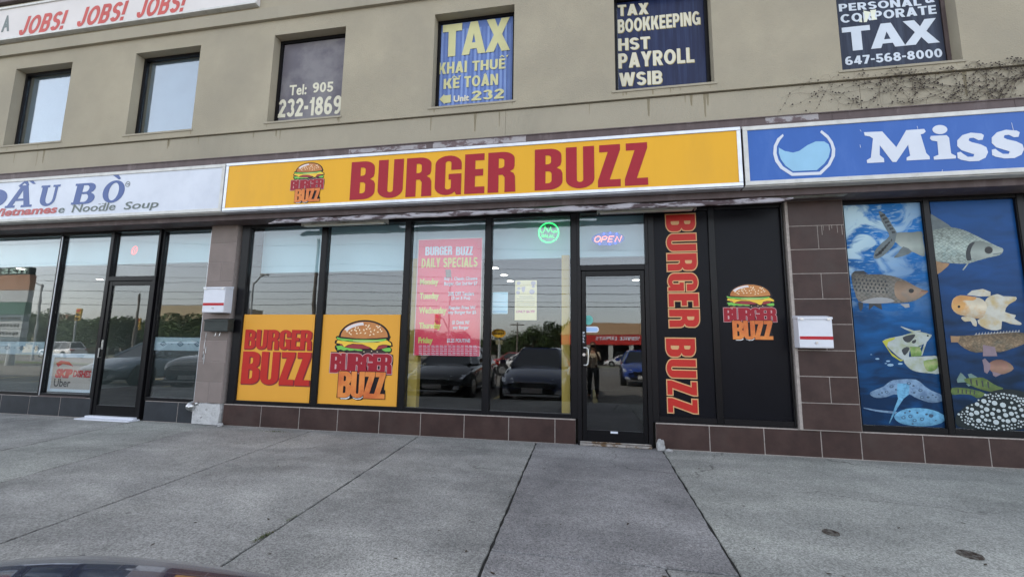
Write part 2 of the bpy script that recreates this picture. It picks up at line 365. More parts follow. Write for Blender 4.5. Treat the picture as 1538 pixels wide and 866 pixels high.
# concrete gets aggregate grain and stains of its own
def concrete_mat(name, base, dark, light):
    m = bpy.data.materials.new(name); m.use_nodes = True; n = m.node_tree; b = n.nodes['Principled BSDF']
    b.inputs['Roughness'].default_value = .9
    g = n.nodes.new('ShaderNodeNewGeometry').outputs['Position']
    def nz(sc, det=5, ro=.6):
        t = n.nodes.new('ShaderNodeTexNoise'); t.inputs['Scale'].default_value = sc; t.inputs['Detail'].default_value = det; t.inputs['Roughness'].default_value = ro
        n.links.new(g, t.inputs['Vector']); return t.outputs[0]
    def ramp(src, a, b_, c0, c1):
        r = n.nodes.new('ShaderNodeValToRGB'); r.color_ramp.elements[0].position = a; r.color_ramp.elements[1].position = b_
        r.color_ramp.elements[0].color = (*c0, 1); r.color_ramp.elements[1].color = (*c1, 1); n.links.new(src, r.inputs[0]); return r.outputs[0]
    def mix(fac, a, b_, mode='MIX', f=1.0):
        x = n.nodes.new('ShaderNodeMix'); x.data_type = 'RGBA'; x.blend_type = mode
        if fac is None: x.inputs[0].default_value = f
        else: n.links.new(fac, x.inputs[0])
        for i, v in ((6, a), (7, b_)):
            if isinstance(v, tuple): x.inputs[i].default_value = (*v, 1)
            else: n.links.new(v, x.inputs[i])
        return x.outputs[2]
    c = ramp(nz(.9, 6), .35, .68, dark, light)
    c = mix(ramp(nz(5, 8, .7), .48, .62, (0, 0, 0), (.35, .35, .35)), c, base)
    vo = n.nodes.new('ShaderNodeTexVoronoi'); vo.inputs['Scale'].default_value = 110; n.links.new(g, vo.inputs['Vector'])
    cell = n.nodes.new('ShaderNodeSeparateColor'); n.links.new(vo.outputs['Color'], cell.inputs[0])
    c = mix(None, c, ramp(cell.outputs[0], .0, 1.0, (.62, .62, .62), (1.38, 1.38, 1.4)), 'MULTIPLY')
    c = mix(None, c, ramp(nz(230, 2), .35, .65, (.78, .78, .78), (1.2, 1.2, 1.2)), 'MULTIPLY')
    c = mix(ramp(nz(1.7, 9, .75), .62, .72, (0, 0, 0), (.6, .6, .6)), c, (dark[0]*.62, dark[1]*.62, dark[2]*.62))
    # streaky traffic dirt, gum spots and hairline cracks
    mp = n.nodes.new('ShaderNodeMapping'); mp.inputs['Scale'].default_value = (.5, 1.6, 1); mp.inputs['Rotation'].default_value = (0, 0, .5); n.links.new(g, mp.inputs[0])
    t9 = n.nodes.new('ShaderNodeTexNoise'); t9.inputs['Scale'].default_value = 1.1; t9.inputs['Detail'].default_value = 7; t9.inputs['Distortion'].default_value = .8; n.links.new(mp.outputs[0], t9.inputs['Vector'])
    c = mix(None, c, ramp(t9.outputs[0], .36, .66, (.78, .78, .79), (1.14, 1.14, 1.13)), 'MULTIPLY')
    vg = n.nodes.new('ShaderNodeTexVoronoi'); vg.inputs['Scale'].default_value = 2.3; n.links.new(g, vg.inputs['Vector'])
    c = mix(ramp(vg.outputs['Distance'], .035, .05, (.55, .55, .55), (0, 0, 0)), c, (.055, .052, .05))
    wv = n.nodes.new('ShaderNodeTexNoise'); wv.inputs['Scale'].default_value = 3; wv.inputs['Detail'].default_value = 6; n.links.new(g, wv.inputs['Vector'])
    av = n.nodes.new('ShaderNodeVectorMath'); av.operation = 'MULTIPLY_ADD'; n.links.new(wv.outputs['Color'], av.inputs[0]); av.inputs[1].default_value = (.5, .5, 0); n.links.new(g, av.inputs[2])
    vc = n.nodes.new('ShaderNodeTexVoronoi'); vc.feature = 'DISTANCE_TO_EDGE'; vc.inputs['Scale'].default_value = .42; n.links.new(av.outputs[0], vc.inputs['Vector'])
    crk = mix(None, ramp(vc.outputs['Distance'], .0008, .0030, (1, 1, 1), (0, 0, 0)), ramp(nz(.55, 3), .50, .58, (0, 0, 0), (.75, .75, .75)), 'MULTIPLY')
    c = mix(crk, c, (.035, .033, .03))
    n.links.new(c, b.inputs['Base Color'])
    bp = n.nodes.new('ShaderNodeBump'); bp.inputs['Strength'].default_value = .7; bp.inputs['Distance'].default_value = .006
    n.links.new(nz(140, 3), bp.inputs['Height']); n.links.new(bp.outputs[0], b.inputs['Normal'])
    return m
m_slabs = [concrete_mat('sidewalk_concrete', (.30, .30, .280), (.175, .176, .166), (.305, .306, .288)),
           concrete_mat('sidewalk_concrete_pale', (.31, .318, .292), (.205, .212, .194), (.325, .333, .305)),
           concrete_mat('sidewalk_concrete_dark', (.25, .246, .242), (.150, .148, .148), (.262, .258, .256))]
m_joint = mat('dark_joint_filler', (.03, .03, .028), .95, .3, 20)
m_asph = mat('asphalt', (.14, .13, .115), .9, .2, 3, .3, 120)

# ------------------------------------------------------------------ ground
def gz(y):            # ground height behind the camera falls away from the kerb
    return -.16 if y > -8 else -.16 + (y+8)*.025 if y > -60 else -1.46
SW_Y = -4.35
g = MB(); ys = [6, 0, -8, -20, -60, -1400]
for i in range(len(ys)-1):
    y1, y0 = ys[i], ys[i+1]
    z1 = -.2 if y1 > -4 else gz(y1); z0 = -.2 if y0 > -4 else gz(y0)
    if i == 0: z1 = z0 = -.2
    g.add([(-1400, y0, z0), (1400, y0, z0), (1400, y1, z1 if y1 != 0 else -.2), (-1400, y1, z1 if y1 != 0 else -.2)], [(0, 1, 2, 3)])
tag(g.build('ground', m_asph), kind='structure')
sw = tag(thing('sidewalk', None, None), kind='structure')
bx('sidewalk_base', -40, 40, SW_Y+.01, .02, -.19, -.012, m_joint, sw)
# slabs between the joints (top edge at the wall, bottom edge at the kerb)
J = [(-40, -40), (-15.6, -15.3), (-14.0, -13.7), (-12.35, -12.1), (-10.8, -10.55), (-9.33, -8.3), (-7.43, -6.35), (-6.03, -5.1), (-4.19, -3.76), (-2.48, -2.14), (-.762, -.63), (.905, .84), (6.1, 6.0), (9, 9), (12, 12), (16, 16), (40, 40)]
def slab(quad, k):
    w = .006
    (ax, ay), (bx_, by), (cx_, cy), (dx, dy) = quad   # front-left, front-right, back-right, back-left
    n = max(2, int(abs(cy-by)/.09)); mb = MB(); vs = []
    for i in range(n+1):
        t = i/n; j1 = random.uniform(-.004, .009) if 0 < i < n else 0; j2 = random.uniform(-.009, .004) if 0 < i < n else 0
        vs.append((ax+(dx-ax)*t+w+j1, ay+(dy-ay)*t, 0)); vs.append((bx_+(cx_-bx_)*t-w+j2, by+(cy-by)*t, 0))
    fs = [(2*i, 2*i+1, 2*i+3, 2*i+2) for i in range(n)]
    m = len(vs); vs += [(x, y, -.1) for x, y, z in vs]
    ring = [2*i+1 for i in range(n+1)] + [2*i for i in range(n, -1, -1)]; ring = [0]+ring[:-1] if ring[-1] == 0 else ring
    for i in range(len(ring)):
        a, b = ring[i], ring[(i+1) % len(ring)]; fs.append((a, a+m, b+m, b))
    mb.add(vs, fs); dz = random.uniform(-.0015, .0015)
    o = mb.build('slab', m_slabs[k], sw); o.location.z += dz
    bevel(o, .005, 1)
for i in range(len(J)-1):
    (t0, b0), (t1, b1) = J[i], J[i+1]
    k = [0, 0, 0, 0, 0, 0, 1, 0, 0, 0, 2, 1][i] if i < 12 else 1
    if i == 10:
        yj = -3.26; f = (yj-SW_Y)/(-SW_Y); f2 = f+.004
        xl = b0+(t0-b0)*f; xr = b1+(t1-b1)*f
        slab([(xl, yj+.006), (xr, yj+.006), (t1, 0), (t0, 0)], k)
        xd = AX(1000, 851, -3.25)
        slab([(b0, SW_Y), (.62, SW_Y), (.43, yj-.006), (xl, yj-.006)], k)
        slab([(.62, SW_Y), (b1, SW_Y), (xr, yj-.006), (.43, yj-.006)], 0)
    else:
        slab([(b0, SW_Y), (b1, SW_Y), (t1, 0), (t0, 0)], k)
kb = MB().box(-40, 40, SW_Y-.15, SW_Y-.002, -.3, .002).build('kerb', m_slabs[1]); tag(kb, kind='structure'); bevel(kb, .02, 2)

# ------------------------------------------------------------------ the commercial building
BL = thing('commercial_building', 'two storey stucco commercial building with shopfronts below a brown sign band', 'building')
YF, YU, YB = -.35, -.33, -.30        # fascia face, upper wall face, band below the ledge
ZS, ZFT, ZL, ZTOP = 3.274, 4.36, 4.80, 7.95
XL, XR = -32.0, 24.0
wins = [(-15.15, -13.8, 0), (-10.92, -9.55, 0), (-8.10, -6.72, 0), (-5.25, -3.92, 1), (-2.38, -1.10, 2), (.38, 1.70, 3), (3.26, 4.60, 4), (7.4, 8.7, 0)]
WZ0, WZ1 = 4.93, 6.50
mb = MB()
# upper wall with real openings
xs = [XL] + [v for w in wins for v in w[:2]] + [XR]
for i in range(0, len(xs), 2): mb.box(xs[i], xs[i+1], YU, .25, ZL+.001, ZTOP-.02)
for w in wins:
    mb.box(w[0], w[1], YU, .25, ZL+.001, WZ0); mb.box(w[0], w[1], YU, .25, WZ1, ZTOP-.02)
mb.build('upper_wall', m_stucco, BL)
mb = MB()
for a, b in ((XL, -1.219), (-1.213, 3.45), (3.456, XR)): mb.box(a, b, YB, .25, ZFT+.002, ZL-.014)
mb.box(XL, XR, YB+.02, .25, ZL-.013, ZL)
mb.box(-1.22, -1.212, YB+.006, .2, ZFT+.002, ZL-.014); mb.box(3.449, 3.457, YB+.006, .2, ZFT+.002, ZL-.014)
mb.build('wall_band', m_stucco2, BL)
cop = MB().box(XL, XR, YU-.07, .3, ZTOP, ZTOP+.09).build('coping', m_brownband, BL); bevel(cop, .008)
bx('fascia', XL, XR, YF, .0, ZS, ZFT, m_brownband, BL, .006)
fl = MB(); random.seed(3)
x = -.9
while x < 24:      # lapped joints and dents in the flashing at the top of the fascia
    fl.box(x, x+.012, YF-.004, YF, ZFT-.19, ZFT-.002); x += random.uniform(1.6, 2.6)
fl.box(XL, XR, YF-.012, YF-.0005, ZFT-.012, ZFT+.001)
fl.build('flashing', m_brownband, BL)
# wall over and beside the glass, behind the fascia
bx('roof_slab', XL, XR, .26, 12, 7.3, 7.5, m_brownband, BL)
bx('rear_wall', XL, XR, 9.0, 9.2, -.2, 7.3, m_intdark, BL)
bx('floor_slab', XL, XR, .01, 9.0, ZS+.02, ZS+.3, m_intdark, BL)
bx('side_wall', XL-.2, XL-.001, YU, 9.2, -.2, 7.9, m_stucco, BL); bx('side_wall', XR+.001, XR+.2, YU, 9.2, -.2, 7.9, m_stucco, BL)

# upper windows
m_bluefilm = mat('blue_window_film', (.115, .18, .42), .35, .1, 4, 0)
m_slatblue = mat('blue_tinted_slat', (.20, .29, .56), .4, .08, 4, 0)
m_slatblued = mat('blue_tinted_slat_dark', (.13, .2, .44), .4, .08, 4, 0)
m_navyfilm = mat('navy_window_film', (.009, .015, .055), .3, .2, 2, 0, spec=.3, col2=(.02, .032, .09), mixscale=4, stretch=(6, 1, .3))
m_navyfilm2 = mat('dark_navy_panel', (.010, .016, .038), .3, .2, 2, 0, spec=.3, col2=(.03, .042, .075), mixscale=3, stretch=(5, 1, .3))
m_skytone = mat('painted_sky_tone', (.42, .46, .52), .8, .1, 3)  # pale blue-grey of the reflected sky, put into the colour
for k, (x0, x1, kind) in enumerate(wins):
    w = MB(); f = .05; y0, y1 = YU+.15, YU+.22
    w.box(x0+.002, x0+f, y0, y1, WZ0+.002, WZ1-.002).box(x1-f, x1-.002, y0, y1, WZ0+.002, WZ1-.002)
    w.box(x0+f, x1-f, y0, y1, WZ0+.002, WZ0+f).box(x0+f, x1-f, y0, y1, WZ1-f, WZ1-.002)
    wf = w.build('window', m_dark if kind != 4 else m_brownband, BL)
    bx('pane', x0+f+.001, x1-f-.001, y0+.03, y0+.036, WZ0+f+.001, WZ1-f-.001, m_glassup, wf)
    sill = MB().box(x0-.05, x1+.03, YU-.012, YU+.149, WZ0-.03, WZ0+.0).build('sill', m_stucco2, wf)
    if kind in (0,):
        cz = MB(); n = 1
        for i in range(n):
            a = x0+.06+(x1-x0-.12)*i/n; cz.box(a, a+x1-x0-.12, y0+.10+.02*(i % 2), y0+.104+.02*(i % 2), WZ0+.03, WZ1-.03)
        cz.build('sky_tone_sheet', m_skytone, wf)  # flat sheet added behind the plain panes, imitating their soft sky reflection
    if kind == 1: bx('sky_tone_sheet', x0+.06, x1-.06, y0+.10, y0+.104, WZ0+.05, WZ1-.05, m_skytone, wf)

random.seed(41)
m_stain = glassmat('rain_streak', (.80, .785, .74), .04, .9, 1.01)
for k, (x0, x1, kind) in enumerate(wins):
    b = MB()
    for i in range(random.choice((2, 4, 7))):
        x = x0+random.choice((random.uniform(-.04, .15), random.uniform(x1-x0-.15, x1-x0+.04), random.uniform(0, x1-x0))); l = random.uniform(.03, .085); w_ = random.uniform(.006, .03)
        b.shape([[(x, WZ0-.035), (x+w_, WZ0-.035), (x+w_*.8, WZ0-.035-l), (x+w_*.2, WZ0-.035-l*.9)]], YU-.0015-.0002*i, .0004)
    for i in range(random.choice((1, 3, 6))):
        x = x0+random.uniform(-.6, x1-x0+.2); l = random.uniform(.05, .34); w_ = random.uniform(.01, .05)
        b.shape([[(x, ZL-.016), (x+w_, ZL-.016), (x+w_*.7, ZL-.016-l), (x+w_*.3, ZL-.016-l*.95)]], YB-.0015-.0002*i, .0004)
    b.build('rain_streaks', m_stain, BL)['kind'] = 'stuff'
m_patch = mat('flaking_pale_paint', (.34, .32, .33), .8, .15, 10, .5, 20, col2=(.14, .105, .11), mixscale=5, lo=.50, hi=.57, stretch=(1, 1, 2))
for xa_, xb_, z0_, z1_ in ((AX(524, 230, YF), AX(640, 225, YF), 4.262, 4.33), (AX(650, 225, YF), AX(790, 210, YF), 4.255, 4.35), (AX(1150, 190, YF), AX(1230, 186, YF), 4.27, 4.35)):
    bx('paint_patch', xa_, xb_, YF-.003, YF-.0006, z0_, z1_, m_patch, BL)
# plinth tiles (each a tile), set proud of the grout bed
tj = {'l': [-12.5, -11.75, -11.08, -10.41, -9.76, -9.08, -8.42], 'l2': [-7.32, -6.66, -6.34],
      'c': [-5.80, -5.11, -4.44, -3.79, -3.11, -2.46, -1.80, -1.15, -.5, -.215],
      'r': [.83, 1.50, 2.15, 2.80, 3.24, 3.90, 4.57, 5.24, 5.9, 6.6, 7.3, 8]}
pl = MB().box(-30, -8.43, -.0565, .0, -.01, .328).box(-7.31, -6.345, -.0565, 0, -.01, .328).box(-5.80, -.22, -.0565, 0, -.01, .335).box(.835, 24, -.0565, 0, -.01, .335)
PL = pl.build('plinth', m_grout, BL)
random.seed(11)
for key, js in tj.items():
    for a, b in zip(js[:-1], js[1:]):
        m = (m_slate if key[0] == 'l' else random.choice([m_tile, m_tileb]))
        d = random.uniform(0, .0025); t = MB().box(a+.0055, b-.0055, -.060-d, -.0560, .006+random.uniform(0, .003), .322)
        o = t.build('tile', m, PL); bevel(o, .0025, 1)
# light mortar ledge on the plinth
random.seed(5)
for x0, x1 in ((.84, 24), (-5.79, -.225)):
    x = x0; led = MB()
    while x < min(x1, 8):
        s = random.uniform(.08, .3); e = min(x+s, x1); led.box(x, e, -.066+random.uniform(0, .008), -.005, .3235, .329+random.uniform(0, .009 if x0 > 0 and x > 3.2 else .003)); x = e
    led.build('mortar_ledge', m_grout, PL)

# tiled piers
def pier(x0, x1, mats, rows, split, m_g, zend=ZS, jl=0.0, base=True):
    p = MB().box(x0, x1, -.0905, .24, rows[0]-.004, zend).build('pier', m_g, BL)
    for r in range(len(rows)-1):
        z0, z1 = rows[r], rows[r+1]
        xsx = [x0+jl, x1]
        if split(r): xsx = [x0+jl, x0+jl+(x1-x0-jl)*.52, x1]
        for a, b in zip(xsx[:-1], xsx[1:]):
            d = random.uniform(0, .003)
            t = MB().box(a+.005, b-.005, -.094-d, -.090, z0+.005, min(z1, zend)-.005).build('tile', random.choice(mats), p); bevel(t, .0025, 1)
    return p
p1 = pier(2.56, 3.245, [m_tile, m_tileb], [.336, .665, .99, 1.315, 1.645, 1.97, 2.30, 2.62, 2.935, ZS], lambda r: r in (1, 3, 5, 7), m_grout, jl=.03)
p2 = pier(-6.335, -5.82, [m_taupe, m_taupeb], [.345, .67, 1.0, 1.33, 1.655, 1.985, 2.31, 2.635, 2.96, ZS], lambda r: r in (0, 6), mat('taupe_grout', (.29, .25, .235), .9, .1, 20))
pp = MB(); random.seed(9)
outl = [(-6.335, .008), (-5.845, .004), (-5.835, .11), (-5.822, .2), (-5.835, .30), (-5.85, .335), (-6.0, .326), (-6.1, .338), (-6.25, .33), (-6.335, .34)]
pp.shape([outl], -.098, .1); o = pp.build('plaster_patch', m_plaster, p2); bevel(o, .004, 1)
p3 = pier(8.0, 8.7, [m_tile, m_tileb], [.0, .33, .665, .99, 1.315, 1.645, 1.97, 2.30, 2.62, 2.935, ZS], lambda r: r % 2, m_grout)
p4 = MB().box(-13.4, -12.5, -.082, .24, 0, ZS).build('pier', m_taupe, BL)
dr = MB()      # pale lime drips at the top of the right hand pier
random.seed(21)
for i in range(7):
    x = 2.93+random.random()*.28; l = random.uniform(.03, .16); dr.box(x, x+random.uniform(.003, .007), -.1, -.0975, 2.925-l, 2.93)
dr.build('lime_drips', m_grout, p1)

# storefront framing
def frame(name, boxes, parent=BL, m=m_dark, bev=.004):
    b = MB()
    for q in boxes: b.box(*q)
    o = b.build(name, m, parent); bevel(o, bev, 1); return o
FY0, FY1 = -.05, .06
def bay(posts, z0, z1, sill=.05, head=.05, skip=()):
    """posts = list of (x0,x1) mullions; glass between them"""
    kf = (6.2+FY0)/6.2
    posts = [(a*kf, b) if b < 0 else (a, b*kf) for a, b in posts]
    for (a, b) in posts: frame('mullion', [(a, b, FY0, FY1, z0, z1)])
    for i in range(len(posts)-1):
        a, b = posts[i][1]+.001, posts[i+1][0]-.001
        if i in skip: continue
        fr = frame('window', [(a, b, FY0+.006, FY1-.006, z0, z0+sill), (a, b, FY0+.006, FY1-.006, z1-head, z1), (a, a+.008, FY0+.007, FY1-.007, z0+sill, z1-head), (b-.008, b, FY0+.007, FY1-.007, z0+sill, z1-head)])
        bx('pane', a+.009, b-.009, .0, .007, z0+sill+.001, z1-head-.001, m_glass, fr)
bay([(-12.5, -12.38), (-11.55, -11.45), (-9.71, -9.59), (-8.56, -8.455)], .332, ZS-.003)
bay([(-7.41, -7.355), (-6.375, -6.34)], .332, ZS-.003)
bay([(-5.815, -5.625), (-4.315, -4.185), (-2.86, -2.745), (-1.56, -1.455), (-.275, -.185)], .34, ZS-.003, sill=.055)
bay([(2.52, 2.558)], .34, ZS-.003)
bay([(3.248, 3.30), (4.185, 4.285), (5.185, 5.30), (6.4, 6.5), (7.9, 7.99)], .34, ZS-.003, sill=.07)
tr = MB()      # bright edge trims beside the left mullions
tr.box(-9.588, -9.578, -.055, -.045, .34, 3.2).build('edge_trim', m_silver, BL); tr = MB(); tr.box(-6.379, -6.372, -.055, -.045, .34, 3.2); tr.build('edge_trim', m_silver, BL)
bx('sill_strip', -8.55, -9.58, -.07, -.005, .329, .345, m_brownband, BL)

# black vinyl covered bay right of the door
frame('mullion', [(.80, .885, FY0, FY1, .34, ZS-.003)])
pb = MB().box(.886, 1.605, -.012, .01, .42, ZS-.06).build('black_panel', m_black, BL)
pb = MB().box(1.69, 2.519, -.012, .01, .42, ZS-.06).build('black_panel', m_black, BL)
frame('mullion', [(1.606, 1.689, FY0+.01, FY1, .34, ZS-.003)], m=m_darkedge)
for xa_, xb_ in ((.886, 1.605), (1.69, 2.519)):
    for za_, zb_ in ((.34, .419), (ZS-.059, ZS-.003)): frame('panel_rail', [(xa_, xb_, FY0+.008, FY1, za_, zb_)])

# doors with transoms
def door(x0, x1, zb, zt, handle):
    """outer frame x0..x1; transom bar above zt"""
    fr = frame('door_frame', [(x0, x0+.055, FY0-.01, FY1, zb, zt+.085), (x1-.055, x1, FY0-.01, FY1, zb, zt+.085), (x0+.055, x1-.055, FY0-.008, FY1, zt+.006, zt+.085)])
    frame('transom_frame', [(x0, x0+.04, FY0-.006, FY1, zt+.086, ZS-.003), (x1-.04, x1, FY0-.006, FY1, zt+.086, ZS-.003), (x0+.04, x1-.04, FY0, FY1, ZS-.03, ZS-.003)])
    tp = bx('transom_pane', x0+.041, x1-.041, 0, .007, zt+.086, ZS-.031, m_glass, BL)
    a, b = x0+.062, x1-.062
    D = frame('door', [(a, a+.062, -.045, .0, zb+.02, zt), (b-.055, b, -.045, .0, zb+.02, zt), (a+.062, b-.055, -.043, 0, zt-.075, zt), (a+.062, b-.055, -.043, 0, zb+.02, zb+.2)], m=m_darkedge)
    bx('pane', a+.063, b-.056, -.022, -.016, zb+.201, zt-.076, m_doorglass, D)
    if handle:
        xh = a+.05; h = MB()
        z0, z1 = AZ(884, 548, -.09), AZ(884, 522, -.09); xr = AX(883.5, 535, -.1)
        h.tube([(xh-.02, -.045, z1), (xh-.02, -.10, z1), (xh+.02, -.11, z1), (xr-.03, -.11, z1), (xr-.008, -.11, z1-.012), (xr, -.11, z1-.04), (xr, -.11, z0+.04), (xr-.008, -.11, z0+.012), (xr-.03, -.11, z0), (xh+.02, -.11, z0), (xh-.02, -.10, z0), (xh-.02, -.045, z0)], .0105, 8)
        h.build('handle', m_steel, D, smooth=True)
        lk = MB().cyl((a+.028, -.056, AZ(870, 532, -.05)), (a+.028, -.044, AZ(870, 532, -.05)), .021, n=20).build('lock', m_steel, D, smooth=True)
        lt = MB(); zc = AZ(870, 507, -.05)
        for i, ch in enumerate('PULL'):
            text(lt, ch, a+.014, a+.042, zc+.055-i*.04, zc+.083-i*.04, -.0465, .02)
        lt.build('lettering', m_signwhite, D)
        bx('maker_plate', AX(917, 648, -.045), AX(928, 648, -.045), -.0455, -.043, AZ(922, 650.5, -.045), AZ(922, 647.5, -.045), m_signwhite, D)
    else:
        h = MB(); xh = a+.03
        h.box(xh-.018, xh+.018, -.052, -.044, 1.16, 1.32); h.cyl((xh, -.06, 1.28), (xh, -.044, 1.28), .014)
        h.tube([(xh, -.05, 1.02), (xh, -.09, 1.02), (xh, -.09, 1.18), (xh, -.05, 1.18)], .009, 6)
        h.build('handle', m_steel, D)
    return D
door(-.187, .80, .0, 2.39, True)
door(-8.453, -7.41, .02, 2.35, False)
m_rust = mat('worn_threshold_metal', (.33, .31, .29), .5, .3, 12, .3, 30, metal=.5, col2=(.14, .09, .05), mixscale=9, lo=.5, hi=.6)
th = MB().box(-.16, .775, -.115, -.046, .003, .035).box(-.16, .775, -.062, -.046, .035, .052).build('threshold', m_rust, BL); bevel(th, .006)
th = MB().box(-8.48, -7.38, -.24, -.051, .002, .022).box(-8.42, -7.44, -.13, -.051, .022, .052).build('threshold', m_mail, BL); bevel(th, .004)

# drip flap with peeling paint along the bottom of the fascia
m_peel = mat('peeling_painted_metal', (.42, .40, .43), .7, .15, 10, .6, 20, col2=(.10, .075, .08), mixscale=3.2, lo=.50, hi=.56, stretch=(1, 1, 3))
random.seed(14)
df = MB(); n = 60; xa, xb = AX(405, 331, -.38), AX(1191, 299, -.38)
top = [(xa+(xb-xa)*i/n, 3.265-.02*abs(math.sin(i*.5))) for i in range(n+1)]
bot = [(xa+(xb-xa)*i/n, 3.188+random.uniform(-.008, .006)) for i in range(n+1)]
top[0] = (xa, 3.205); bot[-1] = (xb, 3.225); top[-1] = (xb, 3.235); bot[-2] = (bot[-2][0], 3.20)
vs = []
for (tx, tz), (bx2, bz) in zip(top, bot): vs += [(tx, YF-.004, tz), (bx2, YF-.055, bz), (bx2, YF-.045, bz-.012), (tx, YF+.03, bz+.004)]
fs = []
for i in range(n): 
    for k in range(3): fs.append((i*4+k, i*4+k+1, (i+1)*4+k+1, (i+1)*4+k))
df.add(vs, fs).build('drip_flap', m_peel, BL)

# interiors
def room(x0, x1, depth, zc, mf, mw, mc, bulk):
    bx('interior_floor', x0, x1, .065, depth, -.02, .0, mf, BL)
    bx('interior_wall', x0, x1, depth, depth+.1, 0, ZS, mw, BL)
    bx('interior_wall', x0, x0+.05, .07, depth, 0, ZS, mw, BL); bx('interior_wall', x1-.05, x1, .07, depth, 0, ZS, mw, BL)
    bx('interior_ceiling', x0+.051, x1-.051, .5, depth, zc, zc+.04, mc, BL)
    for a, b, z in bulk: bx('bulkhead', a, b, .3, .42, z, ZS+.01, m_bulk, BL)
m_ceil = mat('interior_ceiling', (.14, .145, .15), .9, .04, 3)
m_iwl2 = mat('interior_pale_green_wall', (.34, .38, .36), .8, .1, 1.2)
m_iwl = mat('interior_grey_wall', (.045, .047, .047), .8, .1, 1.2)
room(-13.2, -6.0, 7.5, 2.86, m_intfloor, m_iwl2, m_ceil, [(-13.1, -6.1, 2.73)])
room(-5.75, 2.5, 7.5, 2.73, m_intfloor, m_iwl, m_ceil, [(-5.65, -2.80, 2.51), (-2.79, .9, 2.66)])
room(2.9, 9.0, 7.5, 2.86, m_intfloor, m_iwl, m_ceil, [])
bx('backing_wall', .85, 2.53, .1, .14, 0, ZS, m_intdark, BL)
for x0, x1 in ((-.415, -.30), (-2.742, -2.60)):
    bx('interior_post', x0, x1, .075, .2, 0, 2.655, m_post, BL)

# ------------------------------------------------------------------ lamps of the place
m_led = mat('downlight_glow', (1, .95, .85), .5, 0, emit=(1, .93, .8), estr=7)
m_ring = mat('downlight_ring', (.8, .8, .8), .5, 0)
def downlight(px, py, zc, label):
    d = rt*((px-769)/FPX) - up*((py-433)/FPX) + fw; t = (zc-CAM.z)/d.z; p = CAM+d*t
    o = MB().lathe([(.055, -.006), (.085, -.012), (.095, -.001)], 20, org=(p.x, p.y, zc)).build('downlight', m_ring, None, loc=(p.x, p.y, zc))
    tag(o, label, 'ceiling light', 'recessed ceiling lights inside the shops')
    l = MB().cyl((p.x, p.y, zc-.008), (p.x, p.y, zc-.004), .07, n=20).build('lamp_disc', m_led, o)
downlight(727, 390, 2.73, 'small round ceiling light behind the black mullion beside the red banner')
downlight(743, 402, 2.73, 'round ceiling light nearest the glass in the pane with the cream poster')
downlight(757, 412.5, 2.73, 'second round ceiling light up and left of the cream poster')
downlight(766.5, 421.5, 2.73, 'round ceiling light just above the top left corner of the cream poster')
downlight(965, 398, 2.73, 'round ceiling light in the lower right corner of the pane over the door')
downlight(955, 420, 2.73, 'round ceiling light at the top of the door glass')
downlight(31, 403, 2.86, 'warm ceiling light in the leftmost noodle shop window')
downlight(150, 419, 2.86, 'warm ceiling light in the window left of the noodle shop door')

# fluorescent fixtures under the fascia
m_fix = mat('aged_lamp_housing', (.42, .42, .38), .55, .12, 8, .1, 30, col2=(.25, .24, .2), mixscale=5)
m_dif = mat('milky_lamp_cover', (.5, .5, .44), .4, .1, 6)
def fixture(px0, px1, py, Y, label, h=.075):
    x0, x1 = AX(px0, py, Y), AX(px1, py, Y); z = AZ((px0+px1)/2, py, Y)
    T = thing('light_fixture', label, 'light fixture', ((x0+x1)/2, Y, z), 'weathered light fixtures under the sign band')
    o = MB().box(x0, x1, Y-.04, Y+.06, z+.012, min(z+h, 3.27)).build('housing', m_fix, T); bevel(o, .01, 2)
    o = MB().box(x0+.03, x1-.03, Y-.03, Y+.05, z-.012, z+.0115).build('diffuser', m_dif, T); bevel(o, .01, 2)
    for x in (x0, x1): bx('end_cap', x-.012, x-.0005 if x == x0 else x+.012, Y-.042, Y+.062, z-.006, z+h*.8, m_fix, T) if x == x0 else bx('end_cap', x+.0005, x+.012, Y-.042, Y+.062, z-.006, z+h*.8, m_fix, T)
fixture(456, 580, 337, -.24, 'long weathered light fixture above the two yellow posters')
fixture(898, 1044, 317, -.24, 'long weathered light fixture over the burger shop door')
fixture(1130, 1271, 293.5, -.27, 'weathered light fixture under the joint of the yellow and blue signs')

# ------------------------------------------------------------------ signboards
YS = -.50
def signboard(name, label, x0, x1, z0, z1, m, mt, fw_=.055):
    T = thing(name, label, 'shop sign', ((x0+x1)/2, YS, z0))
    o = MB().box(x0+.005, x1-.005, YS+.012, YF-.006, z0+.01, z1-.01).build('cabinet', m_brownband, T)
    f = MB().box(x0, x1, YS-.012, YS+.011, z1-fw_, z1).box(x0, x1, YS-.012, YS+.011, z0, z0+fw_).box(x0, x0+fw_, YS-.0118, YS+.0108, z0+fw_, z1-fw_).box(x1-fw_, x1, YS-.0118, YS+.0108, z0+fw_, z1-fw_)
    o = f.build('frame', mt, T); bevel(o, .004, 1)
    f = MB().box(x0, x1, YS+.0115, YF-.005, z0-.012, z0+.008).box(x0, x1, YS+.0115, YF-.005, z1-.008, z1+.01).build('return', mt, T)
    p = MB().box(x0+fw_, x1-fw_, YS, YS+.008, z0+fw_, z1-fw_).build('face', m, T)
    return T, p
SY, pY = signboard('signboard', 'long yellow signboard with dark red block letters and a hamburger emblem', -5.76, 1.93, 3.375, 4.17, m_yellow, m_silver, .048)
SW, pW = signboard('signboard', 'white signboard with slate blue slab letters at the left', -13.6, -5.78, 3.375, 4.165, m_white, m_oldwhite)
SB, pB = signboard('signboard', 'royal blue signboard with a white fish bowl outline at the right', 1.955, 9.6, 3.375, 4.165, m_blue, m_oldwhite)
YT = YS-.001
x0, z0 = at(525, 299.5, YT); x1, z1 = at(974.5, 278.5, YT)
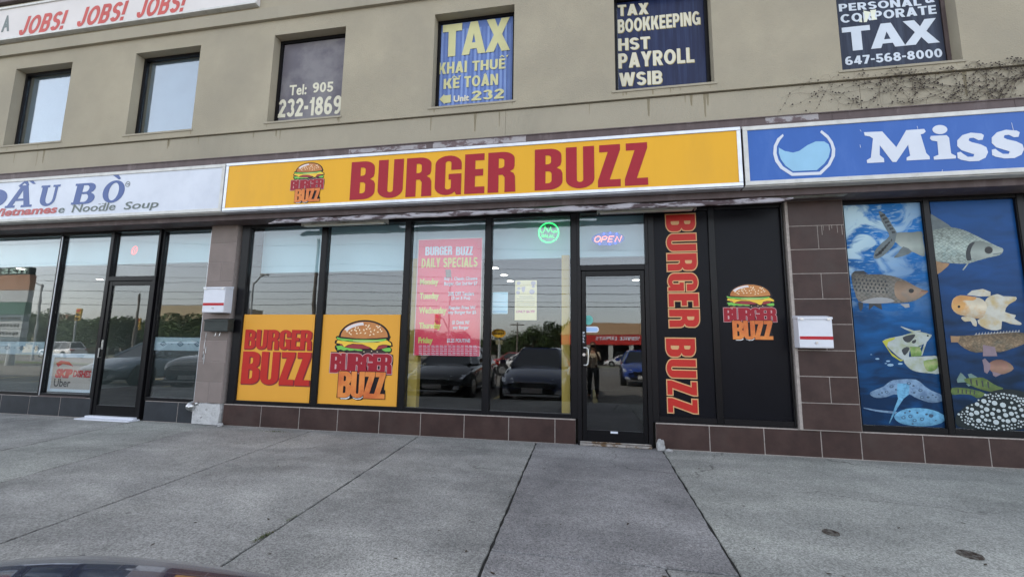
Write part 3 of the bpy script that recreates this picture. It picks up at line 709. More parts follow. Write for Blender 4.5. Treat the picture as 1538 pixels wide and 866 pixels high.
zb = (z0+z1)/2; zt = (AZ(527, 243, YT)+AZ(974, 214.5, YT))/2
xm1 = AX(774, 287, YT); xm2 = AX(803, 287, YT)
impact(MB(), 'BURGER', (x0, zb), (xm1-x0, 0), (0, zt-zb), YT-.003, .003, gap=.065).build('lettering', m_signred, SY)
mb = impact(MB(), 'BUZZ', (xm2, zb), (x1-xm2, 0), (0, zt-zb), YT-.003, .003, gap=.065)
mb.build('lettering', m_signred, SY)

# hamburger emblem -------------------------------------------------------
E_blk = mat('emblem_outline', (.012, .009, .012), .4, 0); E_bun = mat('emblem_bun', (.52, .22, .075), .4, .05, 12, 0, col2=(.42, .15, .05), mixscale=3)
E_hi = mat('emblem_highlight', (.72, .66, .66), .4, 0); E_seed = mat('emblem_seed', (.85, .72, .5), .4, 0)
E_let = mat('emblem_lettuce', (.18, .5, .09), .4, .05); E_let2 = mat('emblem_pale_lettuce', (.42, .55, .2), .4, .05); E_che = mat('emblem_cheese', (.80, .52, .06), .4, .05)
E_tom = mat('emblem_tomato', (.30, .045, .05), .4, .05); E_pat = mat('emblem_patty', (.05, .03, .028), .4, .1)
E_mar = mat('emblem_maroon', (.30, .015, .028), .4, .05); E_or = mat('emblem_orange', (.70, .24, .06), .4, .12, 5, 0, col2=(.55, .13, .04), mixscale=2.2)
E_pk = mat('emblem_pink_outline', (.55, .33, .34), .4, 0); E_wh = mat('emblem_white', (.75, .75, .75), .4, 0)
def ell(cx, cy, rx, ry, a0=0, a1=360, n=24, rot=0):
    p = [(rx*math.cos(math.radians(a0+(a1-a0)*i/n)), ry*math.sin(math.radians(a0+(a1-a0)*i/n))) for i in range(n + (0 if a1-a0 == 360 else 1))]
    c, s = math.cos(rot), math.sin(rot); return [(cx+x*c-y*s, cy+x*s+y*c) for x, y in p]
def emblem(parent, X, Z, width, Y, height):
    """crop units: x 45..625, y 50..790 (down); drawn with lower left corner X,Z"""
    k = width/580.0; kz = height/740.0; st = .0006
    T = lambda pts: [(X+(x-45)*k, Z+(790-y)*kz) for x, y in pts]
    base = MB()
    base.shape([T(ell(352, 215, 245, 172, 180, 360, 26)[::-1] if False else [(x, 430-y) for x, y in ell(352, 215, 240, 168, 0, 180, 26)] + [(108, 235)])], Y-st, .001)
    def blob(pts): return pts
    base.shape([T([(96, 200), (600, 200), (585, 240), (612, 255), (622, 292), (598, 300), (616, 318), (612, 345), (570, 372), (120, 372), (84, 318), (82, 295), (100, 285), (78, 268), (82, 245), (100, 235), (84, 215)])], Y-2*st, .001)
    # outline behind the words
    base.shape([T([(50, 352), (590, 358), (628, 372), (632, 430), (622, 560), (568, 560), (562, 690), (574, 696), (572, 772), (392, 772), (360, 792), (320, 796), (280, 780), (245, 792), (160, 792), (162, 775), (128, 775), (140, 548), (42, 546)])], Y-st*1.5, .001)
    E = base.build('emblem', E_blk, parent)
    def sub(name, m, loops, lvl):
        if name in ('sesame_seeds', 'crumbs'):
            b = MB()
            for l in loops: b.shape([T(l)], Y-st*lvl, .001)
            o = b.build(name, m, E); o['kind'] = 'stuff'; return o
        for l in loops: o = MB().shape([T(l)], Y-st*lvl, .001).build(name, m, E)
        return o
    sub('bun', E_bun, [[(x, 416-y) for x, y in ell(352, 208, 219, 146, 0, 180, 26)] + [(140, 208), (250, 219), (350, 223), (470, 218)]], 3.5)
    hl = []
    for i in range(11): a = math.radians(150-i*5.6); hl.append((352+222*math.cos(a)*.98, 208-math.sin(a)*138))
    for i in range(10, -1, -1): a = math.radians(150-i*5.6); hl.append((352+190*math.cos(a)+6, 208-math.sin(a)*112))
    sub('highlight', E_hi, [hl], 4.5)
    seeds = [(190,157),(212,170),(232,148),(228,183),(262,140),(268,120),(292,122),(284,175),(308,142),(318,170),(348,142),(362,172),(372,132),(385,112),(365,98),(393,98),(402,128),(413,157),(408,188),(440,180),(446,142),(466,105),(478,118),(478,160),(500,135),(512,152),(275,150),(492,108)]
    sub('sesame_seeds', E_seed, [ell(x, y, 10, 5.5, n=8, rot=(i*1.3) % 3) for i, (x, y) in enumerate(seeds)], 4.5)
    sub('lettuce', E_let, [[(98,212),(130,222),(250,232),(470,232),(560,222),(552,246),(510,252),(480,244),(440,254),(400,250),(350,258),(300,250),(250,252),(200,246),(160,250),(130,238),(96,230)],
                           [(92,298),(140,292),(190,308),(260,318),(340,326),(345,338),(300,338),(270,332),(235,342),(200,330),(170,340),(140,328),(110,336),(108,316)],
                           [(520,322),(560,308),(600,306),(608,322),(600,340),(560,342),(540,334)]], 4)
    sub('lettuce', E_let2, [[(250,240),(480,240),(530,246),(440,256),(330,262),(255,252)]], 4.6)
    sub('tomato', E_tom, [[(172,308),(215,284),(270,276),(340,280),(395,296),(418,316),(300,322),(240,318)], [(470,322),(492,292),(530,280),(572,282),(568,300),(530,316)], [(120,262),(150,264),(168,296),(138,292)]], 4)
    sub('cheese', E_che, [[(106,240),(150,248),(300,262),(480,258),(565,236),(604,264),(606,286),(565,278),(530,276),(492,286),(466,326),(445,326),(415,304),(340,276),(250,272),(205,284),(172,306),(150,276),(96,268)]], 5)
    sub('patty', E_pat, [[(196,340),(260,336),(345,340),(420,326),(520,330),(560,348),(552,364),(205,364)]], 4)
    sub('crumbs', E_seed, [ell(x, y, 6, 4, n=6) for x, y in ((360, 346), (430, 340), (482, 344))], 5)
    sub('bottom_bun', E_bun, [[(128,352),(170,350),(210,366),(240,376),(120,376)], [(520,368),(575,352),(590,360),(590,376),(500,376)]], 5.2)
    # words
    o1 = T([(54, 545)])[0]; U = (566*k, 0); V = (0, 178*kz)
    impact(MB(), 'BURGER', o1, U, V, Y-st*6, .001, gap=.0, out=.045, step=.00012).build('lettering', E_pk, E)
    impact(MB(), 'BURGER', o1, U, V, Y-st*9, .001, gap=.0, out=.012, step=.00012).build('lettering', E_mar, E)
    ctr = MB()
    for ux in (0.115, .52, .945):      # counters read dark through the letters
        pass
    o2 = T([(140, 772)])[0]; U = (432*k, 0); V = (0, 238*kz)
    sub('underline', E_wh, [[(165, 772), (220, 772), (255, 752), (250, 776), (222, 788), (170, 788)], [(268, 752), (300, 776), (345, 776), (376, 746), (380, 760), (352, 782), (315, 788), (285, 776)]], 9)
    impact(MB(), 'BUZZ', o2, U, V, Y-st*11, .001, gap=.0, out=.03, step=.00012).build('lettering', E_blk, E)
    impact(MB(), 'BUZZ', o2, U, V, Y-st*14, .001, gap=.0, out=.008, step=.00012).build('lettering', E_or, E)
    return E
ex0, ez0 = at(434, 306, YT); ex1 = AX(485, 300, YT)
emblem(SY, ex0, ez0, ex1-ex0, YT, AZ(460, 245, YT)-AZ(460, 305, YT))

def px_poly(mb, pts, Y, th=.002, sc=1.0, ox=0, oy=0):
    mb.shape([[at(ox+x/sc, oy+y/sc, Y) for x, y in pts]], Y, th)
# white sign: slab serif letters drawn as outlines -----------------------------------
def slab(mb, ch, x0, x1, z0, z1, Y, sh=.10):
    s = {}
    s['A'] = [[(-.08,0),(-.08,.1),(0,.1),(.36,.92),(.30,.92),(.30,1),(.66,1),(.92,.1),(1.02,.1),(1.02,0),(.58,0),(.58,.1),(.68,.1),(.63,.3),(.30,.3),(.22,.1),(.32,.1),(.32,0)], [(.35,.4),(.60,.4),(.50,.78)]]
    s['U'] = [[(-.02,1),(-.02,.9),(.06,.9),(.06,.33)]+arc(.47,.34,.41,.36,180,360,14)+[(.88,.9),(.98,.9),(.98,1),(.62,1),(.62,.9),(.74,.9),(.74,.36)]+arc(.54,.36,.20,.26,0,-180,10)+[(.34,.9),(.44,.9),(.44,1)]]
    s['B'] = [[(0,0),(0,.1),(.08,.1),(.08,.9),(0,.9),(0,1),(.62,1)]+arc(.64,.76,.26,.24,85,-65,8)+[(.78,.51)]+arc(.68,.27,.28,.26,50,-80,8)+[(.62,0)],
              [(.36,.58),(.36,.9),(.52,.9)]+arc(.52,.74,.12,.16,90,-90,6), [(.36,.1),(.36,.48),(.54,.48)]+arc(.54,.29,.14,.19,90,-90,6)]
    s['O'] = [[(.5+.5*math.cos(t*PI/14), .5+.52*math.sin(t*PI/14)) for t in range(28)], [(.5+.235*math.cos(t*PI/14), .5+.41*math.sin(t*PI/14)) for t in range(28)]]
    s['D'] = [[(0,0),(0,.1),(.1,.1),(.1,.9),(0,.9),(0,1),(.5,1)]+arc(.5,.5,.5,.5,90,-90,14), [(.38,.1),(.38,.9),(.48,.9)]+arc(.48,.5,.22,.4,90,-90,10)]
    L = [[(x0+(u+sh*v)*(x1-x0), z0+v*(z1-z0)) for u, v in l] for l in s[ch]]
    mb.shape(L, Y, .003)
mb = MB()
for ch, a, b, t, bt in ((None, 0, 0, 0, 0), ('D', -32, 6, 285, 312.5), ('A', 10, 46, 279, 311.5), ('U', 56, 84, 278.5, 309), ('B', 106.5, 141, 275.5, 306.5), ('O', 151, 183, 272, 304)):
    if ch is None: continue
    if ch == 'B':
        px_poly(mb, [(104,228),(148,196),(160,200),(168,224),(152,222),(142,210),(124,226)], YT-.003, .003, 3.845, 0, 220)
        px_poly(mb, [(160,194),(188,192),(205,216),(190,216)], YT-.003, .003, 3.845, 0, 220); mb.build('lettering', m_blueink, SW); mb = MB()
    xa, xb = AX(a, bt, YT), AX(b, bt, YT); za = AZ((a+b)/2, bt, YT); zt_ = AZ((a+b)/2, t, YT)
    slab(mb, ch, xa, xb, za, zt_, YT-.003)
px_poly(mb, [(652,166),(682,160),(698,184),(686,190)], YT-.003, .003, 3.845, 0, 220)
mb.build('lettering', m_blueink, SW)
def ptext(mb, s, xa, xb, ytop, ybot, Y, bold=.03, shear=0.0, ytop2=None, ybot2=None, **k):
    X0 = AX(xa, ybot, Y); X1 = AX(xb, ybot2 or ybot, Y); Z0 = AZ(xa, ybot, Y); Z1 = AZ(xa, ytop, Y)
    sl = (AZ(xb, ybot2, Y)-Z0) if ybot2 else 0
    return text(mb, s, X0, X1, Z0, Z1, Y, bold, shear, slope=sl, **k)
def pblock(mb, s, xa, xb, ytop, ybot, Y, ybot2=None, shear=0.0):
    X0 = AX(xa, ybot, Y); X1 = AX(xb, ybot2 or ybot, Y); Z0 = AZ(xa, ybot, Y); Z1 = AZ(xa, ytop, Y)
    sl = (AZ(xb, ybot2, Y)-Z0) if ybot2 else 0
    return block(mb, s, X0, X1, Z0, Z1, Y, shear, sl)
def serif_ticks(mb, pts, Y, w=3.2, h=.8):
    for x, y in pts: px_poly(mb, [(x-w/2, y-h/2), (x+w/2, y-h/2), (x+w/2, y+h/2), (x-w/2, y+h/2)], Y, .001)
mb = ptext(MB(), 'Vietnames', -12, 85, 314, 326, YT-.004, .035, .15, ybot2=320)
mb.build('lettering', m_redink, SW)
mb = ptext(MB(), 'e', 87, 96, 312.5, 320, YT-.004, .012, .15).build('lettering', m_greyink, SW)
ptext(MB(), 'Soup', 185, 237, 303.5, 318.5, YT-.004, .012, .15, ybot2=315).build('lettering', m_greyink, SW)
mb = MB(); ptext(mb, 'Noodle', 107, 172.5, 307.5, 319, YT-.004, .012, .15, ybot2=315.5)
serif_ticks(mb, [(108.5, 318.6), (110, 308.2), (119, 308), (149.5, 306.3), (149, 316.6), (155, 305.7), (157, 316.3)], YT-.0045)
mb.build('lettering', m_greyink, SW)
mb = MB(); c = at(192, 276.5, YT); r = .048
mb.shape([ell(c[0], c[1], r, r), ell(c[0], c[1], r*.82, r*.82)], YT-.003, .002); text(mb, 'TM', c[0]-.028, c[0]+.028, c[1]-.014, c[1]+.014, YT-.003, .01)
mb.build('trademark_symbol', m_greyink, SW)

# blue sign: bowl and slab letters
mb = MB(); Yb = YT-.003
def bl(pts): return [at(1060+x/3.207, 180+y/3.207, Yb) for x, y in pts]
outer = [(372,68),(345,90),(328,125),(325,165),(335,200),(360,235),(415,270),(555,264),(600,220),(622,175),(624,140),(612,105),(590,75),(558,50),(551,60),(585,90),(602,118),(608,145),(605,175),(588,212),(548,250),(420,255),(372,224),(350,192),(341,160),(343,128),(358,98),(375,78)]
mb.shape([bl(outer)], Yb, .002); mb.build('bowl_outline', m_signwhite, SB)
mb = MB().shape([bl([(352,134),(380,150),(420,158),(450,150),(490,122),(530,104),(570,104),(592,118),(600,145),(592,180),(572,210),(535,242),(420,247),(385,222),(362,190),(352,160)])], Yb, .002)
mb.build('water_shape', m_aqua, SB)
mb = MB()
Mo = [(762,60),(850,56),(918,132),(966,50),(1052,44),(1060,56),(1050,66),(1035,70),(1062,160),(1078,176),(1080,190),(968,196),(968,182),(985,172),(975,120),(918,203),(900,203),(838,122),(838,170),(858,186),(860,204),(778,208),(776,194),(796,182),(806,90),(790,80),(766,76)]
mb.shape([bl(Mo)], Yb, .003)
mb.shape([bl(ell(1128, 47, 36, 22, n=20))], Yb, .003)
mb.shape([bl([(1080,90),(1085,78),(1160,74),(1172,86),(1182,162),(1206,174),(1204,186),(1100,192),(1098,178),(1122,168),(1116,104),(1090,100)])], Yb, .003)
def sform(ox, oy, sx=1.0):
    return [(ox+x*sx, oy+y) for x, y in [(128,22),(134,0),(120,-8),(70,-12),(30,0),(6,25),(6,52),(26,72),(62,84),(88,92),(84,104),(56,104),(34,90),(22,80),(6,84),(8,110),(24,118),(64,126),(110,124),(142,108),(154,82),(146,58),(118,44),(76,34),(60,26),(64,14),(84,12),(108,24)]]
mb.shape([bl(sform(1206, 74))], Yb, .003); mb.shape([bl(sform(1372, 60, 1.05))], Yb, .003)
mb.shape([bl([(x+330, y-26) for x, y in sform(1206, 74)])], Yb, .003)
mb.build('lettering', m_signwhite, SB)
sc = MB(); random.seed(4)
for px_, py_, dx_, dy_ in ((1017, 30, 4, 14), (742, 48, 6, 8), (1140, 240, -4, 12), (1472, 14, 10, 40), (742, 120, 3, 14)): sc.shape([bl([(px_, py_), (px_+2, py_), (px_+dx_+2, py_+dy_), (px_+dx_, py_+dy_)])], Yb, .001)
sc.build('scratches', m_signwhite, SB)

# rooftop banner sign
JB = thing('banner_sign', 'long faded white banner with red italic capitals under the roof coping', 'sign', (-9, YU-.06, 7.1))
bx('panel', -16.5, -5.6, YU-.08, YU-.002, 7.12, 7.76, mat('faded_white_banner', (.66, .63, .62), .7, .06, 2, 0), JB)
bx('top_rail', -16.5, -5.6, YU-.10, YU-.001, 7.761, 7.80, m_oldwhite, JB); bx('bottom_rail', -16.5, -5.6, YU-.10, YU-.001, 7.08, 7.119, m_oldwhite, JB)
bx('ledge', XL, XR, YU-.055, YU-.0005, 6.78, 7.0, m_stucco2, BL)
YJ = YU-.083; mb = MB()
m_fred = mat('faded_red_lettering', (.52, .10, .09), .6, .1, 4)
for a, b, y in ((27, 101, 30), (112, 190, 18), (200, 278, 6)):
    mb = MB(); block(mb, 'JOBS!', AX(a, 50, YJ), AX(b, 30, YJ), AZ(28, 54, YJ), AZ(28, 27, YJ), YJ, .25)
    mb.build('lettering', m_fred, JB)
mb = MB(); text(mb, 'A', AX(1, 50, YJ), AX(13, 48, YJ), 7.27, 7.62, YJ, .05);
mb.build('lettering', m_greyink, JB)

# ------------------------------------------------------------------ window signs upstairs
YG = YU+.15+.028                       # just in front of the upper panes
m_crm = mat('cream_vinyl', (.58, .56, .30), .5, .05, 6); m_crm2 = mat('pale_cream_vinyl', (.66, .63, .50), .5, .05, 6); m_gold = mat('gold_vinyl_edge', (.40, .33, .14), .5, .05, 6)
m_palewht = mat('pale_white_vinyl', (.60, .66, .74), .5, .05, 6); m_tornw = mat('torn_white_vinyl', (.72, .74, .62), .6, .1, 6)
def up_text(T, name, m, items, Y, shadow=None):
    for (s, xa, xb, yt, yb, yt2, yb2, b) in items:
        mb = MB(); sh = MB()
        if s.upper() == s:
            pblock(mb, s, xa, xb, yt, yb, Y, ybot2=yb2)
            if shadow: pblock(sh, s, xa+.8, xb+.8, yt+.8, yb+.8, Y+.0015, ybot2=yb2+.8)
        else: ptext(mb, s, xa, xb, yt, yb, Y, b, ybot2=yb2)
        if shadow: sh.build('lettering_shadow', shadow, T)
        mb.build(name, m, T)
def panel(name, label, cat, x0, x1, z0, z1, Y, m, th=.004, group=None):
    T = thing(name, label, cat, ((x0+x1)/2, Y, z0), group)
    bx('panel', x0, x1, Y, Y+th, z0, z1, m, T); return T
# telephone number window
T = thing('window_sign', 'dark upstairs window lettered with a telephone number in pale figures', 'sign', (-4.6, YG, 4.99))
bx('panel', -5.19, -3.98, YG-.001, YG+.001, 4.99, 6.44, mat('smoky_window_film', (.13, .12, .14), .35, .1, 3, col2=(.2, .19, .2), mixscale=1.5), T)
up_text(T, 'lettering', m_crm2, [('Tel:', 434, 460, 128.5, 144, 0, 142, .025), ('905', 469, 500, 124.5, 139.5, 0, 138, .03), ('232-1869', 417, 512, 150, 177, 0, 171, .04)], YG-.004)
# blue tax window with vertical blinds behind tinted film
x0, x1 = -2.33, -1.15
T = thing('window_sign', 'blue striped upstairs window reading TAX in tall cream letters', 'sign', (-1.74, YG, 4.98))
bx('panel', x0, x1, YG+.0, YG+.0015, 4.975, 6.45, m_bluefilm, T)
n = 17; w_ = (x1-x0)/n
for i in range(n):
    a = x0+i*w_; bx('slat', a+.006, a+w_*.62, YG-.004-.003*(i % 2), YG-.001, 4.98, 6.33, [m_slatblue, m_slatblued, m_slatblue][i % 3], T)
Yt = YG-.012
a0, zA = at(664, 86, Yt); a1, _ = at(765, 79, Yt); zB = AZ(664, 39, Yt)
mb = MB(); impact(mb, 'TAX', (a0, zA), (a1-a0, 0), (0, zB-zA), Yt, .002, gap=.03, out=.01); mb.build('lettering', m_crm, T)
up_text(T, 'lettering', m_crm, [('KHAI', 658, 701, 95, 112, 0, 108.5, .045), ('THUE', 709, 759, 92, 107, 0, 103, .045), ('KE', 666, 690, 119, 134, 0, 132, .045), ('TOAN', 697, 748, 115, 131.5, 0, 127.5, .045)], Yt)
mb = MB()
for q in ([(1424,330),(1438,318),(1452,326),(1448,332),(1438,325),(1428,334)], [(1460,322),(1476,316),(1466,332)], [(1148,448),(1162,437),(1178,446),(1174,452),(1162,443),(1152,454)], [(1184,440),(1202,434),(1192,450)], [(1330,432),(1346,420),(1342,434)]):
    px_poly(mb, q, Yt, .002, 3.845, 380, 0)
mb.build('accents', m_crm, T)
up_text(T, 'lettering', m_crm2, [('Unit', 681, 704.5, 144, 153.5, 0, 151.5, .04)], Yt)
up_text(T, 'lettering', m_crm, [('232', 708, 757, 137, 151.5, 0, 147.5, .07)], Yt)
mb = MB(); px_poly(mb, [(1076,574),(1104,545),(1106,553),(1142,548),(1142,592),(1108,596),(1106,602)], Yt, .002, 3.845, 380, 0); mb.build('arrow', m_crm, T)
# navy bookkeeping window
x0, x1 = .435, 1.655
T = thing('window_sign', 'navy upstairs window listing TAX, BOOKKEEPING, HST, PAYROLL and WSIB in cream', 'sign', (1.05, YG, 4.98))
bx('panel', x0, x1, YG, YG+.002, 4.985, 6.45, m_navyfilm, T)
up_text(T, 'lettering', m_crm2, [('TAX', 928, 974, 8, 24.5, 0, 21, .06), ('BOOKKEEPING', 928, 1052, 30, 50, 0, 37, .05), ('HST', 928.5, 976.5, 58.5, 76.5, 0, 73, .06), ('PAYROLL', 929, 1043, 81, 103, 0, 93.5, .06), ('WSIB', 930, 995, 110, 130, 0, 126, .06)], YG-.003, shadow=m_gold)
# personal and corporate tax
T = thing('window_sign', 'dark navy upstairs window with large white TAX above a telephone number', 'sign', (3.8, YG, 4.95))
x0, x1 = AX(1264, 80, YG-.06), AX(1421, 80, YG-.06)
bx('panel', x0, x1, YG-.05, YG+.001, 4.955, 6.48, m_navyfilm2, T)
Yt = YG-.053
up_text(T, 'lettering', m_palewht, [('PERSONAL', 1260.5, 1384, 6.5, 17.8, 0, 8.3, .05), ('&', 1390, 1404, -9, 6, 0, 3, .05), ('CORPORATE', 1263, 1407, 22.3, 35.2, 0, 20.8, .06), ('647-568-8000', 1270, 1416, 85.5, 98.5, 0, 86, .055)], Yt)
a0, zA = at(1270, 78.5, Yt); a1 = AX(1412, 66, Yt); zB = AZ(1265, 42, Yt)
impact(MB(), 'TAX', (a0-.02, zA+.01), (a1-a0+.02, 0), (0, zB-zA-.01), Yt, .002, gap=-.02).build('lettering', m_palewht, T)
mb = MB()
for q in ([(585,128),(600,100),(604,130)], [(610,62),(650,70),(640,100),(630,128),(612,130),(620,98)], [(650,60),(684,56),(676,100),(690,112),(660,118),(655,90)]):
    px_poly(mb, q, Yt-.002, .0015, 3.845, 1138, 0)
mb.build('torn_vinyl', m_tornw, T)

# ------------------------------------------------------------------ burger shop posters and signs
YP = -.012
x0, x1, z0, z1 = -5.618, -4.32, .395, 1.768
T = panel('window_poster', 'orange yellow poster with two lines of red block letters only', 'poster', x0, x1, z0, z1, YP-.002, m_poster)
m_prs = mat('maroon_shadow_vinyl', (.22, .03, .035), .45, 0)
for (wd, xa, xb, yt, yb) in (('BURGER', 366.8, 467.8, 494.5, 523.5), ('BUZZ', 361.5, 465, 527, 575.5)):
    a, zz = at(xa, yb, YP); b = AX(xb, yb, YP); zt_ = AZ(xa, yt, YP)
    impact(MB(), wd, (a+.012, zz-.012), (b-a, 0), (0, zt_-zz), YP-.005, .002, gap=.03, out=.012).build('lettering_shadow', m_prs, T)
    impact(MB(), wd, (a, zz), (b-a, 0), (0, zt_-zz), YP-.008, .002, gap=.03, step=.0002).build('lettering', m_ltred, T)
T = panel('window_poster', 'orange yellow poster with the hamburger emblem', 'poster', -4.178, -2.868, z0, z1, YP-.002, m_poster)
ex0, ez0 = at(492, 598, YP); ex1 = AX(587, 598, YP)
emblem(T, ex0, ez0, ex1-ex0, YP-.004, AZ(540, 478, YP)-AZ(540, 597, YP))
# vertical lettering on the black panel
T = thing('vinyl_lettering', 'tall red vertical shop lettering on the black panel right of the door', 'sign', (1.15, -.013, .5))
def vert(word, ya, yb):
    # the run goes downwards, letter tops face right
    xl, za = at(1000, ya, -.014); _, zb_ = at(1004, yb, -.014); xh = AX(1043.5, ya, -.014); 
    for nm, o_, m_, dy in (('outline', .035, m_tan, 0), ('lettering', 0, m_ltred, .0025)):
        impact(MB(), word, (xl, za), (0, -(za-zb_)), (xh-xl, 0), -.0145-dy, .002, gap=.09, out=o_, step=0).build(nm, m_, T)
    return
vert('BURGER', 323, 491); vert('BUZZ', 508, 619)
T = thing('vinyl_emblem', 'hamburger emblem on the right hand black panel', 'sign', (2.1, -.013, 1.4))
ex0, ez0 = at(1088, 511, -.014); ex1 = AX(1169, 511, -.014)
emblem(T, ex0, ez0, ex1-ex0, -.014, AZ(1128, 425, -.014)-AZ(1128, 510.5, -.014))

# daily specials banner hanging inside
YI = .05
x0, z0 = at(622, 533, YI); x1 = AX(720, 533, YI); z1 = AZ(630, 360.5, YI)
m_ban = mat('pinkish_red_banner', (.72, .06, .12), .6, .05, 2); m_banedge = mat('pale_banner_edge', (.62, .5, .5), .6, 0)
T = thing('banner', 'red daily specials banner hanging behind the glass', 'banner', ((x0+x1)/2, YI, z0))
bx('panel', x0, x1, YI, YI+.004, z0, z1, m_ban, T)
e = .012; MB().box(x0-e, x0-.0005, YI-.001, YI+.003, z0, z1).box(x1+.0005, x1+e, YI-.001, YI+.003, z0, z1).box(x0-e, x1+e, YI-.001, YI+.003, z1+.0005, z1+e).build('border', m_banedge, T)
mb = MB(); Yt = YI-.004
for wd, xa, xb in (('BURGER', 638.5, 679), ('BUZZ', 684.5, 710)):
    a, zz = at(xa, 383.5, Yt); impact(mb, wd, (a, zz), (AX(xb, 383, Yt)-a, 0), (0, AZ(xa, 370.5, Yt)-zz), Yt, .002, gap=.04)
mb.build('lettering', m_palewht, T)
m_lime = mat('lime_yellow_print', (.62, .60, .17), .6, .03)
mb = MB(); pblock(mb, 'DAILY', 633, 661, 388, 402, Yt, ybot2=401); pblock(mb, 'SPECIALS', 665.5, 717, 387, 401.5, Yt, ybot2=400.5)
for s, xa, xb, yt, yb in (('Monday', 630.5, 658.5, 418.5, 430), ('Tuesday', 630, 659, 439.5, 451.5), ('Wednesday', 629, 670.5, 461, 473.5), ('Thursday', 629, 662, 484, 495.5), ('Friday', 628, 650, 506, 517.5)): ptext(mb, s, xa, xb, yt, yb, Yt, .05)
mb.build('lettering', m_lime, T)
mb = MB()
for s, xa, xb, yt, yb in (('Buy 1 Classic Cheese', 667, 717, 416, 422), ('Burger, Get 2nd for $7', 667, 717, 423, 430), ('20% OFF Tenders', 673, 712, 438, 444), ('(3 or 5 Pcs)', 678, 706, 445, 451), ('Regular Fries W/', 674, 714, 459, 465.5), ('any Burger for $5', 673, 715, 466, 472.5), ('$1 Drink W/', 679, 705, 481, 487.5), ('any Burger', 680, 704, 489, 495), ('$2.25 POUTINE', 671, 706, 508, 514.5)): ptext(mb, s, xa, xb, yt, yb, Yt, .03)
for i, y in enumerate((518.5, 521, 524, 526.8, 529.5, 532)):
    for j in range(14):
        a = 629+j*6.3; px_poly(mb, [(a, y), (a+4.6+(j*i) % 2, y), (a+4.6+(j*i) % 2, y+.8), (a, y+.8)], Yt, .001)
mb.build('lettering', m_palewht, T)
mb = MB(); px_poly(mb, [(669, 405), (677, 404), (678, 416), (670, 417)], Yt, .001); mb.build('emblem', m_taupe, T)
# notices
x0, z0 = at(773, 480.5, YI); x1 = AX(806, 480, YI); z1 = AZ(775, 421, YI)
T = panel('notice', 'tall cream paper notice hanging in the pane left of the door', 'notice', x0, x1, z0, z1, YI, m_paper, .002)
Yt = YI-.0015; mi = mat('pale_mauve_print', (.42, .38, .46), .7, .1); mp = mat('magenta_print', (.5, .12, .25), .7, .05); mg = mat('grey_print', (.3, .29, .25), .7, .05)
mb = MB()
for cx_, cy_, r_ in ((779, 425, 2.6), (779.5, 433, 2.2), (801, 425, 3.2), (801, 430, 2.0), (799, 438, 3.6), (778, 439, 2.6)): c = at(cx_, cy_, Yt); mb.shape([ell(c[0], c[1], r_*.0115, r_*.010, n=10)], Yt, .001)
px_poly(mb, [(783, 431), (789, 430), (788, 437), (786, 439), (784, 437)], Yt, .001); mb.build('illustration', mi, T)
mb = MB()
for i, y in enumerate((445, 448, 451.5, 455, 458)): px_poly(mb, [(776+(i == 0)*4, y), (803-(i == 0)*3, y-.3), (803-(i == 0)*3, y+.4), (776+(i == 0)*4, y+.7)], Yt, .001)
mb.build('print_lines', mg, T)
mb = ptext(MB(), 'ONLY $6.99!', 775, 803, 465.5, 470, Yt, .04); mb.build('lettering', mp, T)
x0, z0 = at(739.5, 471, YI); x1 = AX(762.5, 471, YI); z1 = AZ(741, 438.5, YI)
T = panel('notice', 'small pale blue paper notice left of the cream one', 'notice', x0, x1, z0, z1, YI, m_bluepaper, .002)
mb = MB()
for y in (442, 445, 448, 452, 456, 460): px_poly(mb, [(742, y), (760, y), (760, y+.7), (742, y+.7)], Yt, .001)
mb.build('print_lines', m_palewht, T)
bx('print_band', x0+.01, x1-.01, YI-.001, YI-.0002, z0+.015, z0+.05, mat('blue_print', (.2, .42, .62), .7, 0), T)

# neon signs
def neon(name, col, st): return mat(name, col, .4, 0, emit=col, estr=st)
m_ng = neon('green_neon', (.05, .95, .2), .6); m_np = neon('coral_neon', (1, .25, .16), .55); m_nb = neon('blue_neon', (.03, .10, 1), .6)
YN = .045
cx_, cz_ = at(824, 349.3, YN)
T = thing('neon_sign', 'round green neon sign with HALAL and looping script, left of the open sign', 'neon sign', (cx_, YN, cz_))
R_ = (AX(839, 349, YN)-AX(809, 349, YN))/2
MB().tube([(cx_+R_*math.cos(i*2*PI/40), YN, cz_+R_*math.sin(i*2*PI/40)) for i in range(41)], .008, 6).build('neon_ring', m_ng, T, smooth=True)
def neon_path(name, px, sc, ox, oy, r, m, T): 
    b = MB()
    for l in px: b.tube([(at(ox+x/sc, oy+y/sc, YN)[0], YN, at(ox+x/sc, oy+y/sc, YN)[1]) for x, y in l], r, 6)
    return b.build(name, m, T, smooth=True)
neon_path('neon_script', [[(215,240),(212,268),(230,283),(255,275),(262,240),(275,185),(282,215),(315,260),(322,265)], [(300,215),(318,255),(322,270),(340,250),(352,205),(358,196),(360,240),(372,262),(392,275),(410,262),(425,250),(450,272),(395,277)]], 9.61, 790, 320, .0032, m_ng, T)
hx = []
def H_(x, s=1.0): return None
yb0, yt0 = 350, 305
L_ = [[(232,yt0),(232,yb0)],[(232,328),(255,328)],[(255,yt0),(255,yb0)],
      [(268,yb0),(281,yt0),(296,yb0)],[(273,335),(291,335)],[(308,yt0+2),(308,yb0),(330,yb0+2)],[(340,yb0+4),(354,yt0+2),(370,yb0+4)],[(346,338),(365,338)],[(388,yt0+3),(388,yb0+4),(412,yb0+4)]]
neon_path('neon_lettering', L_, 9.61, 790, 320, .0026, m_ng, T)
bx('acrylic_back', cx_-R_*.9, cx_+R_*.9, YN+.012, YN+.015, cz_-R_*.9, cz_+R_*.9, glassmat('clear_acrylic', (.85, .9, .88), .05), T)
